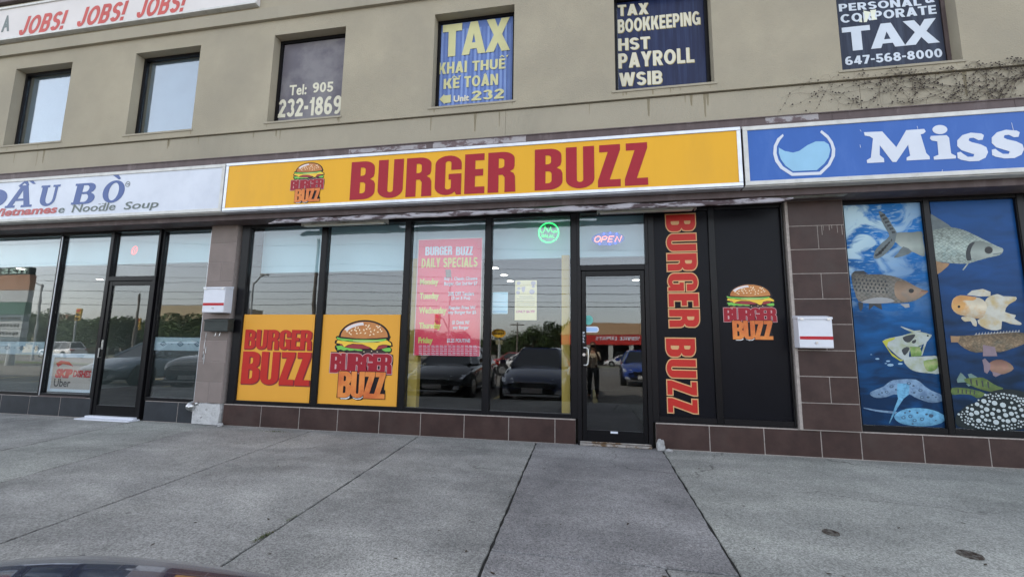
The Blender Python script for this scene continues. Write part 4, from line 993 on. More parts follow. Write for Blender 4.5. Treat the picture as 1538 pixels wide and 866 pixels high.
c2 = at(913, 358, YN)
T = thing('neon_sign', 'glowing OPEN sign with coral letters and blue dots over the door', 'neon sign', (c2[0], YN, c2[1]))
O_ = [[(1040,335),(1068,340),(1078,362),(1068,392),(1040,415),(1010,415),(992,398),(995,368),(1012,345),(1040,335)],
      [(1085,418),(1110,340),(1150,335),(1170,345),(1162,370),(1140,380),(1098,382)],
      [(1272,332),(1205,336),(1182,415),(1245,412)],[(1192,375),(1245,373)],
      [(1285,412),(1312,335),(1350,412),(1382,328)]]
neon_path('neon_lettering', O_, 9.61, 790, 320, .006, m_np, T)
b = MB()
for x, y in ((1125,296),(1215,287),(1308,298),(1062,445),(1208,447),(1290,432)):
    a = at(790+x/9.61, 320+y/9.61, YN); b.cyl((a[0], YN+.004, a[1]), (a[0], YN-.004, a[1]), .012, n=10)
b.build('blue_dots', m_nb, T)
MB().shape([ell(c2[0], c2[1], .235, .10, n=28)], YN+.014, .004).build('glowing_back', mat('blue_lit_acrylic', (.05, .12, .4), .4, 0, emit=(.03, .12, .7), estr=.05), T)
c3 = at(202, 376, YN)
T = thing('neon_sign', 'small oval red neon sign over the noodle shop door', 'neon sign', (c3[0], YN, c3[1]))
m_nr = neon('red_neon', (1, .12, .10), .3)
MB().tube([(c3[0]+.055*math.cos(i*PI/10)+.012*math.sin(i*PI/10), YN, c3[1]+.075*math.sin(i*PI/10)) for i in range(21)], .007, 6).tube([(c3[0]+.02, YN, c3[1]+.03), (c3[0]-.02, YN, c3[1]), (c3[0]+.015, YN, c3[1]-.01), (c3[0]-.015, YN, c3[1]-.04)], .006, 6).build('neon_ring', m_nr, T, smooth=True)

# door stickers
c = at(884, 480.5, -.02); T = thing('sticker', 'round teal sticker high on the burger shop door glass', 'sticker', (c[0], -.026, c[1]))
MB().shape([ell(c[0], c[1], .062, .068)], -.0245, .0015).build('face', mat('teal_print', (.13, .42, .38), .5, .05), T)
mb = MB()
for i in range(3): mb.box(c[0]-.03+.005*i, c[0]+.03, -.0255, -.0248, c[1]+.02-.02*i, c[1]+.024-.02*i)
mb.build('print_lines', mat('dark_teal_print', (.05, .2, .2), .5, 0), T)
xa, za = at(876, 499, -.02); xb, zb_ = at(899.5, 490, -.02); r = (zb_-za)/2
def pill(d): return arc(xb-r, za+r, r-d, r-d, -90, 90, 8)+arc(xa+r, za+r, r-d, r-d, 90, 270, 8)
T = thing('sticker', 'pill shaped pale blue sticker with a white edge on the door glass', 'sticker', ((xa+xb)/2, -.026, za))
MB().shape([pill(0)], -.0245, .0015).build('border', m_signwhite, T); MB().shape([pill(.016)], -.0262, .0015).build('face', mat('pale_blue_print', (.34, .5, .78), .5, 0), T)

# noodle shop window poster and decorated film
x0, z0 = at(71, 587, YI); x1 = AX(138.5, 586, YI); z1 = AZ(80, 530, YI)
m_grprint = mat('greyish_poster_print', (.36, .33, .30), .6, .06, 6)
T = thing('window_poster', 'white framed delivery poster low in the noodle shop window', 'poster', ((x0+x1)/2, YI, z0))
bx('panel', x0+.051, x1-.051, YI, YI+.004, z0+.051, z1-.071, m_grprint, T)
MB().box(x0, x1, YI-.006, YI+.006, z0, z0+.05).box(x0, x1, YI-.006, YI+.006, z1-.07, z1).box(x0, x0+.05, YI-.0058, YI+.0058, z0+.05, z1-.07).box(x1-.05, x1, YI-.0058, YI+.0058, z0+.05, z1-.07).build('frame', mat('pale_poster_frame', (.55, .62, .68), .6, .04), T)
mb = ptext(MB(), 'SKIP', 82, 108, 553, 567, YI-.002, .08, .2); ptext(mb, 'DISHES', 109, 136, 555.5, 566, YI-.002, .04, .1); mb.build('lettering', m_red, T)
mb = ptext(MB(), 'Uber', 80, 105, 568, 580, YI-.002, .02); mb.build('lettering', E_blk, T)
mb = MB(); px_poly(mb, [(84, 545), (92, 541), (104, 543), (110, 550), (104, 548), (94, 546), (87, 551)], YI-.002, .001); mb.build('swoosh', m_red, T)
m_film = glassmat('frosted_teal_film', (.30, .42, .44), .10, .25); m_filmband = mat('pale_patterned_film', (.30, .38, .42), .5, .08, 8); m_dia = mat('diamond_print', (.07, .12, .16), .5, .05)
for (xa, xb, ya, yb, lab) in ((-11.44, -9.715, 1.04, 1.27, 'teal window film with a pale diamond band in the leftmost noodle shop window'), (-7.345, -6.385, 1.16, 1.38, 'teal window film with a pale diamond band right of the noodle shop door')):
    T = thing('window_film', lab, 'window film', ((xa+xb)/2, .02, .4))
    bx('tinted_film', xa, xb, .012, .014, .385, ya, m_film, T)
    bx('diamond_band', xa, xb, .012, .016, ya+.001, yb, m_filmband, T)
    d = MB(); x = xa+.18
    while x < xb-.05:
        zc = (ya+yb)/2; d.shape([[(x-.075, zc), (x, zc-.045), (x+.075, zc), (x, zc+.045)], [(x-.04, zc), (x, zc-.022), (x+.04, zc), (x, zc+.022)]], .009, .0015); d.shape([ell(x, zc, .015, .010, n=8)], .009, .0015)
        d.shape([ell(x+.17, zc, .012, .010, n=6)], .009, .0015); x += .34
    d.build('diamond', m_dia, T)

# mailboxes on the piers
def mailbox(label, px0, px1, py0, py1, Y, m, flag, open_left=False):
    x0, z1 = at(px0, py0, Y); x1, z0 = at(px1, py1, Y)
    x1 = AX(px1, py0, Y); z0 = AZ(px0, py1, Y)
    T = thing('mailbox', label, 'mailbox', ((x0+x1)/2, Y, z0))
    o = MB().box(x0, x1, Y, -.099, z0, z1-.02).build('body', m, T); bevel(o, .006, 2)
    o = MB().add([(x0-.006, Y-.012, z1-.035), (x1+.006, Y-.012, z1-.035), (x1+.006, -.099, z1-.019), (x0-.006, -.099, z1-.019), (x0-.006, Y-.012, z1-.008), (x1+.006, Y-.012, z1-.008), (x1+.006, -.099, z1+.02), (x0-.006, -.099, z1+.02)], [(0,3,2,1),(4,5,6,7),(0,1,5,4),(1,2,6,5),(2,3,7,6),(3,0,4,7)]).build('lid', m, T); bevel(o, .003, 1)
    if flag:
        a, b = z0+(z1-z0)*.27, z0+(z1-z0)*.37
        bx('red_stripe', x0+.008, x1-.002, Y-.003, Y-.0005, a, b, m_red, T)
        bx('label', x0+.03, x0+.10, Y-.002, Y-.0005, z1-.09, z1-.06, m_palewht, T) if False else None
        bx('hinge', x0+.02, x0+.06, Y-.016, Y-.0125, z1-.045, z1-.02, m_steel, T); bx('hinge', x1-.06, x1-.02, Y-.016, Y-.0125, z1-.045, z1-.02, m_steel, T)
        bx('seam', x0+.004, x1-.004, Y-.0016, Y-.0004, z0+.012, z0+.015, m_steel, T)
        MB().cyl(((x0+x1)/2, Y-.016, a-.04), ((x0+x1)/2, Y, a-.04), .013, n=12).build('lock', m_steel, T, smooth=True)
    return T
m_mboxd = mat('dark_green_grey_enamel', (.035, .042, .040), .45, .15, 10, .1, 30)
mailbox('white metal mailbox with a red stripe on the taupe pier', 307, 339, 430.5, 469, -.26, m_mail, True)
T = mailbox('dark wide mailbox below the white one on the taupe pier', 307.5, 343, 479, 497, -.22, m_mboxd, False)
hk = MB(); zz = AZ(320, 499, -.2)
for x in (-5.98, -5.90): hk.tube([(x, -.16, zz+.01), (x, -.17, zz-.05), (x+.01, -.20, zz-.06), (x+.02, -.20, zz-.03)], .004, 5)
hk.build('hook', m_steel, T)
mailbox('white metal mailbox with a red stripe on the dark tiled pier', 1198, 1249, 475, 522, -.24, m_mail, True)
st = MB(); random.seed(8)
for i in range(7):
    x = -6.21+random.uniform(-.03, .03); z = random.uniform(.98, 1.42); st.shape([ell(x, z, random.uniform(.006, .014), random.uniform(.03, .08), n=8)], -.1005, .002)
st.build('paint_splash', m_plaster, p2)

# fish shop window graphics ----------------------------------------------
def water_mat(name, deep, mid, bright, zlo, zhi, xl, xr):
    m = bpy.data.materials.new(name); m.use_nodes = True; n = m.node_tree; b = n.nodes['Principled BSDF']; b.inputs['Roughness'].default_value = .35; b.inputs['Specular IOR Level'].default_value = .14
    g = n.nodes.new('ShaderNodeNewGeometry').outputs['Position']
    sp = n.nodes.new('ShaderNodeSeparateXYZ'); n.links.new(g, sp.inputs[0])
    def mr(src, a, b_, c=0.0, d=1.0):
        r = n.nodes.new('ShaderNodeMapRange'); r.inputs[1].default_value = a; r.inputs[2].default_value = b_; r.inputs[3].default_value = c; r.inputs[4].default_value = d
        n.links.new(src, r.inputs[0]); return r.outputs[0]
    def nz(sc, st=(1, 1, 1), det=5, dist=0):
        mp = n.nodes.new('ShaderNodeMapping'); mp.inputs['Scale'].default_value = st; n.links.new(g, mp.inputs[0])
        t = n.nodes.new('ShaderNodeTexNoise'); t.inputs['Scale'].default_value = sc; t.inputs['Detail'].default_value = det; t.inputs['Distortion'].default_value = dist
        n.links.new(mp.outputs[0], t.inputs['Vector']); return t.outputs[0]
    def math_(op, a, b_):
        x = n.nodes.new('ShaderNodeMath'); x.operation = op; x.use_clamp = True
        for i, v in enumerate((a, b_)):
            if isinstance(v, float): x.inputs[i].default_value = v
            else: n.links.new(v, x.inputs[i])
        return x.outputs[0]
    def mix(f, a, b_):
        x = n.nodes.new('ShaderNodeMix'); x.data_type = 'RGBA'; n.links.new(f, x.inputs[0])
        for i, v in ((6, a), (7, b_)):
            if isinstance(v, tuple): x.inputs[i].default_value = (*v, 1)
            else: n.links.new(v, x.inputs[i])
        return x.outputs[2]
    zf = mr(sp.outputs[2], zlo, zhi); nn = nz(2.2, (1, 1, 3), 6, .6)
    f = math_('ADD', zf, mr(nn, .3, .7, -.25, .25)) if False else None
    a = n.nodes.new('ShaderNodeMath'); a.operation = 'ADD'; a.use_clamp = True; n.links.new(zf, a.inputs[0]); n.links.new(mr(nn, .3, .7, -.28, .28), a.inputs[1])
    c = mix(a.outputs[0], deep, mid)
    if bright:
        side = mr(sp.outputs[0], xr, xl); up_ = mr(sp.outputs[2], 1.7, 3.0)
        k = math_('MULTIPLY', math_('MULTIPLY', side, up_), 1.6); k.node.use_clamp = True
        cl = math_('MULTIPLY', mr(nz(1.9, (1, 1, 1.5), 5, 1.4), .49, .58), k)
        k2 = math_('MULTIPLY', mr(nz(9, (1, 1, 4), 3), .55, .62), k); cl = math_('MAXIMUM', cl, math_('MULTIPLY', k2, .6))
        c = mix(cl, c, bright)
    n.links.new(c, b.inputs['Base Color']); return m
m_w1 = water_mat('printed_bright_water', (.005, .026, .075), (.010, .15, .45), (.42, .58, .66), .8, 3.1, 3.2, 4.5)
m_w2 = water_mat('printed_deep_water', (.006, .020, .046), (.012, .075, .25), None, .6, 3.3, 4.2, 5.2)
TF1 = panel('fish_window_graphic', 'blue underwater window print with a ray, an angelfish and an arowana, left pane', 'window graphic', 3.302, 4.183, .415, 3.215, -.008, m_w1)
TF2 = panel('fish_window_graphic', 'deep blue window print with a goldfish and a white spotted ray, right pane', 'window graphic', 4.287, 5.183, .415, 3.215, -.008, m_w2)
TF3 = panel('fish_window_graphic', 'pale window print at the far right edge of the fish shop', 'window graphic', 5.302, 6.39, .415, 3.215, -.008, mat('pale_window_print', (.5, .5, .46), .5, .05))
# scale pattern material
def scale_mat(name, col, dark, sc=60, mixs=6, st=(1, 1, 1.3)):
    m = mat(name, col, .45, .12, 10, 0, col2=dark, mixscale=mixs, lo=.5, hi=.66)
    n = m.node_tree; b = n.nodes['Principled BSDF']
    v = n.nodes.new('ShaderNodeTexVoronoi'); v.inputs['Scale'].default_value = sc; v.feature = 'DISTANCE_TO_EDGE'; v.inputs['Randomness'].default_value = .25
    mp = n.nodes.new('ShaderNodeMapping'); mp.inputs['Scale'].default_value = st; mp.inputs['Rotation'].default_value = (0, .7, 0)
    g = n.nodes.new('ShaderNodeNewGeometry'); n.links.new(g.outputs['Position'], mp.inputs[0]); n.links.new(mp.outputs[0], v.inputs['Vector'])
    r = n.nodes.new('ShaderNodeMapRange'); r.inputs[1].default_value = .0; r.inputs[2].default_value = .12; r.inputs[3].default_value = .55; r.inputs[4].default_value = 1.1
    n.links.new(v.outputs['Distance'], r.inputs[0])
    x = n.nodes.new('ShaderNodeVectorMath'); x.operation = 'SCALE'; src = b.inputs['Base Color'].links[0].from_socket
    n.links.new(src, x.inputs[0]); n.links.new(r.outputs[0], x.inputs['Scale']); n.links.new(x.outputs[0], b.inputs['Base Color'])
    return m
F_sil = scale_mat('silver_fish_scales', (.30, .36, .33), (.20, .27, .26), 26); F_silh = mat('silver_fish_head', (.33, .37, .34), .45, .1, 8, col2=(.24, .28, .26))
F_dk = mat('dark_fin', (.045, .05, .055), .5, .2, 10); F_fin = mat('grey_fin', (.13, .16, .17), .5, .2, 14); F_or = mat('orange_brown_fin', (.32, .2, .11), .5, .2, 10)
F_aro = scale_mat('arowana_scales', (.16, .15, .13), (.10, .105, .10), 20, 5); F_aroh = mat('arowana_head', (.24, .17, .12), .5, .15, 7, col2=(.14, .15, .14)); F_bel = mat('pale_belly', (.30, .31, .32), .5, .1, 8)
F_gold = mat('pearl_goldfish', (.52, .47, .36), .5, .12, 5, col2=(.50, .28, .10), mixscale=3.4, lo=.47, hi=.6); F_goldfin = mat('white_goldfish_fin', (.50, .50, .44), .5, .15, 9, col2=(.46, .36, .18), mixscale=4)
F_goldcap = mat('orange_goldfish_cap', (.52, .27, .10), .5, .15, 9)
F_ang = mat('angelfish_white', (.40, .45, .44), .5, .12, 8, col2=(.30, .34, .22), mixscale=6); F_yel = mat('angelfish_yellow', (.42, .42, .06), .5, .15, 8); F_grn = mat('angelfish_green', (.16, .28, .07), .5, .2, 12, col2=(.3, .34, .16), mixscale=9)
F_brn = scale_mat('brown_fish_scales', (.22, .16, .10), (.12, .11, .08), 34); F_pnk = mat('reddish_brown_fish', (.26, .14, .11), .5, .15, 12, col2=(.2, .14, .09)); F_pnkf = mat('mauve_fin', (.22, .17, .2), .5, .15, 12)
F_bas = mat('green_bass', (.12, .17, .05), .5, .2, 16, col2=(.06, .11, .04), mixscale=10); F_basf = mat('grey_green_fin', (.14, .22, .2), .5, .2, 16)
F_ray = mat('pale_blue_ray', (.17, .27, .40), .5, .12, 14, col2=(.10, .17, .28), mixscale=18); F_ray2 = mat('bright_blue_ray', (.13, .34, .52), .5, .12, 14, col2=(.08, .22, .36), mixscale=22); F_rayd = mat('ray_ring', (.05, .09, .14), .5, .1)
F_blk = mat('black_ray', (.012, .02, .022), .5, .1); F_dot = mat('white_ray_spot', (.46, .52, .54), .5, .08, 20); F_eye = mat('fish_eye', (.01, .01, .012), .2, 0); F_bub = mat('bubble_print', (.25, .4, .55), .4, .1)
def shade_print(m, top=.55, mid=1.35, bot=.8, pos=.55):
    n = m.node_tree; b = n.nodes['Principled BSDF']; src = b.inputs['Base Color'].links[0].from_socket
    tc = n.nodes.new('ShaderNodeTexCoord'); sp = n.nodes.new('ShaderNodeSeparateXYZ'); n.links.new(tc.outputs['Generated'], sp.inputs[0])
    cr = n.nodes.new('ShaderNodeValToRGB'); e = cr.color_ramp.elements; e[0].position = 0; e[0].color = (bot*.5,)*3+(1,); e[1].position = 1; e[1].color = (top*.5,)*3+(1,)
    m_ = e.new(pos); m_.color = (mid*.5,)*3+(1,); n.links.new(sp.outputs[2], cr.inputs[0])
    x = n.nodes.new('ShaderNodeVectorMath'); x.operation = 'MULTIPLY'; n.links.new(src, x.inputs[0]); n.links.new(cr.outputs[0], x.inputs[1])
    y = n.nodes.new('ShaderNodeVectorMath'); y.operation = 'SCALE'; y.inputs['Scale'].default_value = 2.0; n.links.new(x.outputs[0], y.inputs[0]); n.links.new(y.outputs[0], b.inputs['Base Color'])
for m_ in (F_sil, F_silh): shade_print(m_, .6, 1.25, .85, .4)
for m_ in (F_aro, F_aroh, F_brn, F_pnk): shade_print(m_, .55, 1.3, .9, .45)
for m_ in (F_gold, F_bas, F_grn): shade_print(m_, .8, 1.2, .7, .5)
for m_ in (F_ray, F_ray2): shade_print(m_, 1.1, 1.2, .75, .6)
class Fish:
    def __init__(s, T, sc, ox, oy): s.T = T; s.sc = sc; s.ox = ox; s.oy = oy; s.Y = -.009
    def p(s, pts): return [at(s.ox+x/s.sc, s.oy+y/s.sc, s.Y) for x, y in pts]
    def clip(s, pts): return pts
    def add(s, name, m, loops, lvl=1, par=None):
        many = name in ('white_spots', 'scale_spots', 'bubbles', 'dorsal_spines')
        if many:
            b = MB()
            for l in loops: b.shape([s.p(l)], s.Y-.0007*lvl, .0009)
            o = b.build(name, m, par or s.T); o['kind'] = 'stuff'; return o
        for l in loops: o = MB().shape([s.p(l)], s.Y-.0007*lvl, .0009).build(name, m, par or s.T)
        return o
def sm(pts, k=3):     # closed Catmull-Rom smoothing
    out = []; n = len(pts)
    for i in range(n):
        p0, p1, p2, p3 = pts[i-1], pts[i], pts[(i+1) % n], pts[(i+2) % n]
        for j in range(k):
            t = j/k; out.append(tuple(.5*((2*p1[c])+(-p0[c]+p2[c])*t+(2*p0[c]-5*p1[c]+4*p2[c]-p3[c])*t*t+(-p0[c]+3*p1[c]-3*p2[c]+p3[c])*t**3) for c in (0, 1)))
    return out
# left pane, crop (1260,290) scale 4.559
A = Fish(TF1, 4.559, 1260, 290)
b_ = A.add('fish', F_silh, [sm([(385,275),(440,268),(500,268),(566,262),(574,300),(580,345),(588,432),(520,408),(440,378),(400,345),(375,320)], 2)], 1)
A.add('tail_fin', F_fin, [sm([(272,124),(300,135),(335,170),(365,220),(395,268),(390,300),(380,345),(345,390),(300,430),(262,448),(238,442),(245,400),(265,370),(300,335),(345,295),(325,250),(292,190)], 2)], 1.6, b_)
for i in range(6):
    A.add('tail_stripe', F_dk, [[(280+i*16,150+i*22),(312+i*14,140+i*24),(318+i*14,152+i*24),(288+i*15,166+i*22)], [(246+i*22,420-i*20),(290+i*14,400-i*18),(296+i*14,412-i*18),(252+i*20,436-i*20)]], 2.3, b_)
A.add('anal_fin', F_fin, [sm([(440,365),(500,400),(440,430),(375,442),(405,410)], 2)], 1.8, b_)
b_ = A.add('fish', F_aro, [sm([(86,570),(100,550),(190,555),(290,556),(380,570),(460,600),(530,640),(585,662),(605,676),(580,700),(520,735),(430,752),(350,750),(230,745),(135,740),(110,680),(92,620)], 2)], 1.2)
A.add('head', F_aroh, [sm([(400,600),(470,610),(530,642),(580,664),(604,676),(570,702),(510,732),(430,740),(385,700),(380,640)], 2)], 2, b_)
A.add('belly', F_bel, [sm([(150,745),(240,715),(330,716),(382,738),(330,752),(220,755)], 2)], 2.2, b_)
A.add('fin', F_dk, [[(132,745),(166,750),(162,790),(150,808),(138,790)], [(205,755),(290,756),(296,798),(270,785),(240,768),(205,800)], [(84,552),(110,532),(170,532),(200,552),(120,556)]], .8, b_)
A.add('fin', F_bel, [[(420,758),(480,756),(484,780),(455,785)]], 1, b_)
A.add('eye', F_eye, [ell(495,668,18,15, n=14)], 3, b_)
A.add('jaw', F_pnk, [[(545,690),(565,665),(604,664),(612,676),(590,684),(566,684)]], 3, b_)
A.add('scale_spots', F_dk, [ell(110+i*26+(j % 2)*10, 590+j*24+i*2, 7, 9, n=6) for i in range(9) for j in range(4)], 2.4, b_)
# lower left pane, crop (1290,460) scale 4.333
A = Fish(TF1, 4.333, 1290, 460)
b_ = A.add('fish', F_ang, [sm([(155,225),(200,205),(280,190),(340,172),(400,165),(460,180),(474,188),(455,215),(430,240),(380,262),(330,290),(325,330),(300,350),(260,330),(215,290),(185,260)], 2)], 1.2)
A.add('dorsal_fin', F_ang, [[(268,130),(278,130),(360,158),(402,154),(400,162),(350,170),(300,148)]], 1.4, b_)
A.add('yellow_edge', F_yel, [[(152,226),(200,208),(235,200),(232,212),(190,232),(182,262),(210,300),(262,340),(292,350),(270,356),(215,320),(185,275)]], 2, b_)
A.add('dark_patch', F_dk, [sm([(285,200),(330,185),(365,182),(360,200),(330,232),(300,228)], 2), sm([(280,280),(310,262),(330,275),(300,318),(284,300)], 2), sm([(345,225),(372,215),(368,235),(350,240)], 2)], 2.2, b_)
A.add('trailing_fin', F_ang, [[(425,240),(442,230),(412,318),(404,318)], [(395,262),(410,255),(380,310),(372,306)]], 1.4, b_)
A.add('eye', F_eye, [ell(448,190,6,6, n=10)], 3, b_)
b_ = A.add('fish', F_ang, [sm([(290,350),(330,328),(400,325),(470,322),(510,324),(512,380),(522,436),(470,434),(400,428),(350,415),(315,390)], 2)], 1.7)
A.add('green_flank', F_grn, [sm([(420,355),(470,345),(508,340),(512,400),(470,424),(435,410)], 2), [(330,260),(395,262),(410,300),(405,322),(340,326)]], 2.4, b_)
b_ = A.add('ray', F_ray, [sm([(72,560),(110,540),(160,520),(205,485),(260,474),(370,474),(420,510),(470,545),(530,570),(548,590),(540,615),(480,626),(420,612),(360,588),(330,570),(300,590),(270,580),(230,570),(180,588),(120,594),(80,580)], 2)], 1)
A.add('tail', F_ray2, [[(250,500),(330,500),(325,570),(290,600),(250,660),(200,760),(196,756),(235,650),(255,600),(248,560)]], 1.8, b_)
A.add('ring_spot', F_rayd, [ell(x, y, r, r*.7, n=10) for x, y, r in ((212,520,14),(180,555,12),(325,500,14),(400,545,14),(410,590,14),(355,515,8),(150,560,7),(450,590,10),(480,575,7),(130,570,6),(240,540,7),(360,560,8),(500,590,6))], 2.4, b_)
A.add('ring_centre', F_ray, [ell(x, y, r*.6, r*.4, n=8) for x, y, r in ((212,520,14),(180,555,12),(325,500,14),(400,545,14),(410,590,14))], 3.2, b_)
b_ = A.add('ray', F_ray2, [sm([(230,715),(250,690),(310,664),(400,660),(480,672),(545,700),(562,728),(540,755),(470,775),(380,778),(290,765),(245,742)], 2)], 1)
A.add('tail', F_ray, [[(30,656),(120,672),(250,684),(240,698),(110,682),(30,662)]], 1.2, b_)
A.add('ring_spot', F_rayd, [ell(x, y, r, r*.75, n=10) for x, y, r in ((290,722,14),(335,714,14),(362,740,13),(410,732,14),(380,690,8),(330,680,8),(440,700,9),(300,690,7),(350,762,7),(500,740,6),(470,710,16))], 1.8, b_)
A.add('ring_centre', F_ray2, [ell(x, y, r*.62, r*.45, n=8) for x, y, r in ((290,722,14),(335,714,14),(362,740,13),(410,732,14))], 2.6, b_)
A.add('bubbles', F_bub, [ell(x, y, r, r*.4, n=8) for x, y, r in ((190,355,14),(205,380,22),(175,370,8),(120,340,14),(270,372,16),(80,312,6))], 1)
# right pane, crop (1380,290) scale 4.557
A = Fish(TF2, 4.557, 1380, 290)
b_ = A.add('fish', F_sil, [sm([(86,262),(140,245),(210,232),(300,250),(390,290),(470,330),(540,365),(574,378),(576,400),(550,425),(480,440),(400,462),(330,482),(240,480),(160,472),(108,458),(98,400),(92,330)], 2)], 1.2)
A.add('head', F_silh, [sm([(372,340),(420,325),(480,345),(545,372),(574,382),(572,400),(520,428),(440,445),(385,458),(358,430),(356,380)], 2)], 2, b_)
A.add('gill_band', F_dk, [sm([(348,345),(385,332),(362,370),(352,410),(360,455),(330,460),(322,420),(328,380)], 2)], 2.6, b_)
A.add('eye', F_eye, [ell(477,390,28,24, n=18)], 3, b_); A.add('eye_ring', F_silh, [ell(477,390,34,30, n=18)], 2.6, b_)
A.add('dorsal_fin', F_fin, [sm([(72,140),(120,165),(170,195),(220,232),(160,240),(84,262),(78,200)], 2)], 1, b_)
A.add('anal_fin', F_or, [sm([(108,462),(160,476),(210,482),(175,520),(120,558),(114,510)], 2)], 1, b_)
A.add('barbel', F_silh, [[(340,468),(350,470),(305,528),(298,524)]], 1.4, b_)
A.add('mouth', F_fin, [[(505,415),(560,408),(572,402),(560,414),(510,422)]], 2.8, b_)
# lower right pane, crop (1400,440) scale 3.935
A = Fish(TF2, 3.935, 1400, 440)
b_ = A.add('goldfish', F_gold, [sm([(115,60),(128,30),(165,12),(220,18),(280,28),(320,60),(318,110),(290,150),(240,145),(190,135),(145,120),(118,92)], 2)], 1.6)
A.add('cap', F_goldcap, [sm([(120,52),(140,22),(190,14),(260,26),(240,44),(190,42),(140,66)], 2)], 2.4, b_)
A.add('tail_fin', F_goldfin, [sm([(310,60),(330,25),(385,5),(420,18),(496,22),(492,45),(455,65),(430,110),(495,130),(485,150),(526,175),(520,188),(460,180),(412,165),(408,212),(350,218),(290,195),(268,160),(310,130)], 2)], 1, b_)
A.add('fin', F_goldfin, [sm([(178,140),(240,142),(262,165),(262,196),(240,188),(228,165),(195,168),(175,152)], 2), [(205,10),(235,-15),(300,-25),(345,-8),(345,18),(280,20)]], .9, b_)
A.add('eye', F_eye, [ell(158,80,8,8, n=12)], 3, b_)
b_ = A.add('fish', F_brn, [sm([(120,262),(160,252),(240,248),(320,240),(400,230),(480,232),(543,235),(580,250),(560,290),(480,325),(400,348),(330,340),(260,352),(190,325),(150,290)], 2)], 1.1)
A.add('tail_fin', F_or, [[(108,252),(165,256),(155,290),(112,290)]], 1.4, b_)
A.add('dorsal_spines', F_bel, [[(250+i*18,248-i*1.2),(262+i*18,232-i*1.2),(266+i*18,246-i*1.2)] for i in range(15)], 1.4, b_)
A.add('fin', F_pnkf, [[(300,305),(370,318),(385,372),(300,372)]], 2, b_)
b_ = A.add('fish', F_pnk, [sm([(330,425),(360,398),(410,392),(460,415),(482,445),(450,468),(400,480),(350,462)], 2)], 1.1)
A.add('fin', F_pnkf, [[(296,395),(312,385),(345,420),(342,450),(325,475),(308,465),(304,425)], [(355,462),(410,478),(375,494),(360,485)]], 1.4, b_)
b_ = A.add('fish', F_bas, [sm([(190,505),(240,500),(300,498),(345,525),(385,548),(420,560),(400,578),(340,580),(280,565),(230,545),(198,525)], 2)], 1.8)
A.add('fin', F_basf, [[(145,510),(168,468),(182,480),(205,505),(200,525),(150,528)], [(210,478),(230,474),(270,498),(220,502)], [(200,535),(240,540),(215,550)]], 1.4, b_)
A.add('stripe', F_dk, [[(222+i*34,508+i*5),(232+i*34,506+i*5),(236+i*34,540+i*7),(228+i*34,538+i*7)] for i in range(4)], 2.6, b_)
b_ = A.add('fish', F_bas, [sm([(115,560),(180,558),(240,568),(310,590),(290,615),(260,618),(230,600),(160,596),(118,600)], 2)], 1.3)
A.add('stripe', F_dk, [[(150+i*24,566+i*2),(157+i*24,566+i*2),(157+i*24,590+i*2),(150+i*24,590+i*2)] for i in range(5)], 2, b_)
b_ = A.add('spotted_ray', F_blk, [sm([(135,750),(150,710),(210,660),(270,640),(330,590),(400,568),(480,570),(560,590),(600,650),(600,760),(540,800),(440,812),(300,806),(180,795),(145,775)], 2)], 2.6)
random.seed(17); spots = []; tries = 0
def inside(x, y):
    return ((x-390)/250)**2 + ((y-700)/112)**2 < .93 and not (x < 300 and y < 620+(300-x)*.7 - 10)
while len(spots) < 170 and tries < 9000:
    tries += 1; x = random.uniform(145, 590); y = random.uniform(575, 806)
    e = ((x-390)/250)**2 + ((y-700)/112)**2
    r = random.uniform(9, 19) if e < .45 else random.uniform(4.5, 10)
    if inside(x, y) and all(math.hypot(x-a, y-b)*1.0 > (r+q)*.98+2 for a, b, q in spots): spots.append((x, y, r))
sp_ = [ell(x, y, r, r*.78, n=9, rot=.4) for x, y, r in spots if x < 552]
A.add('white_spots', F_dot, sp_, 3.4, b_)

# ------------------------------------------------------------------ small things at the foot of the wall
c = at(286.5, 610, -.12); T = thing('hose_connection', 'chrome domed hose connection on the slate plinth', 'fixture', (c[0], -.1, c[1]))
MB().cyl((c[0], -.06, c[1]), (c[0], -.085, c[1]), .085, n=24).build('flange', m_steel, T, smooth=True)
MB().tube([(c[0], -.086, c[1]), (c[0], -.13, c[1]), (c[0], -.16, c[1]-.01), (c[0], -.18, c[1]-.02)], [.07, .07, .055, .03], 20).build('dome', m_steel, T, smooth=True)
MB().cyl((c[0]+.075, -.10, c[1]+.04), (c[0]+.12, -.10, c[1]+.05), .022, n=12).build('valve', m_steel, T, smooth=True)
m_rock = mat('pale_broken_concrete', (.36, .36, .36), .95, .2, 20, .8, 40)
def rock(x, y, z, s, sq=1.0, sd_=0):
    bm = bmesh.new(); bmesh.ops.create_icosphere(bm, subdivisions=3, radius=1)
    for v in bm.verts:
        k = 1+.35*noise.noise(v.co*1.6+Vector((sd_*3.1, 0, 0)))+.12*noise.noise(v.co*5+Vector((sd_, 2, 0)))
        v.co = Vector((v.co.x*s[0]*k, v.co.y*s[1]*k, v.co.z*s[2]*k))
    me = bpy.data.meshes.new('rock'); bm.to_mesh(me); bm.free(); me.materials.append(m_rock)
    o = bpy.data.objects.new('concrete_lump', me); C.objects.link(o); o.location = (x, y, z); return o
c = at(992, 664, -.12); o = rock(c[0], -.13, .055, (.055, .05, .085), sd_=2); tag(o, 'pale lump of broken concrete against the wall right of the door', 'rubble')
o = rock(c[0]+.10, -.15, .01, (.05, .035, .02), sd_=5); tag(o, 'flat concrete chip beside the pale lump right of the door', 'rubble')
o = rock(AX(333, 634, -.12)-.02, -.13, .02, (.05, .04, .035), sd_=8); tag(o, 'grey concrete chip at the foot of the taupe pier', 'rubble')
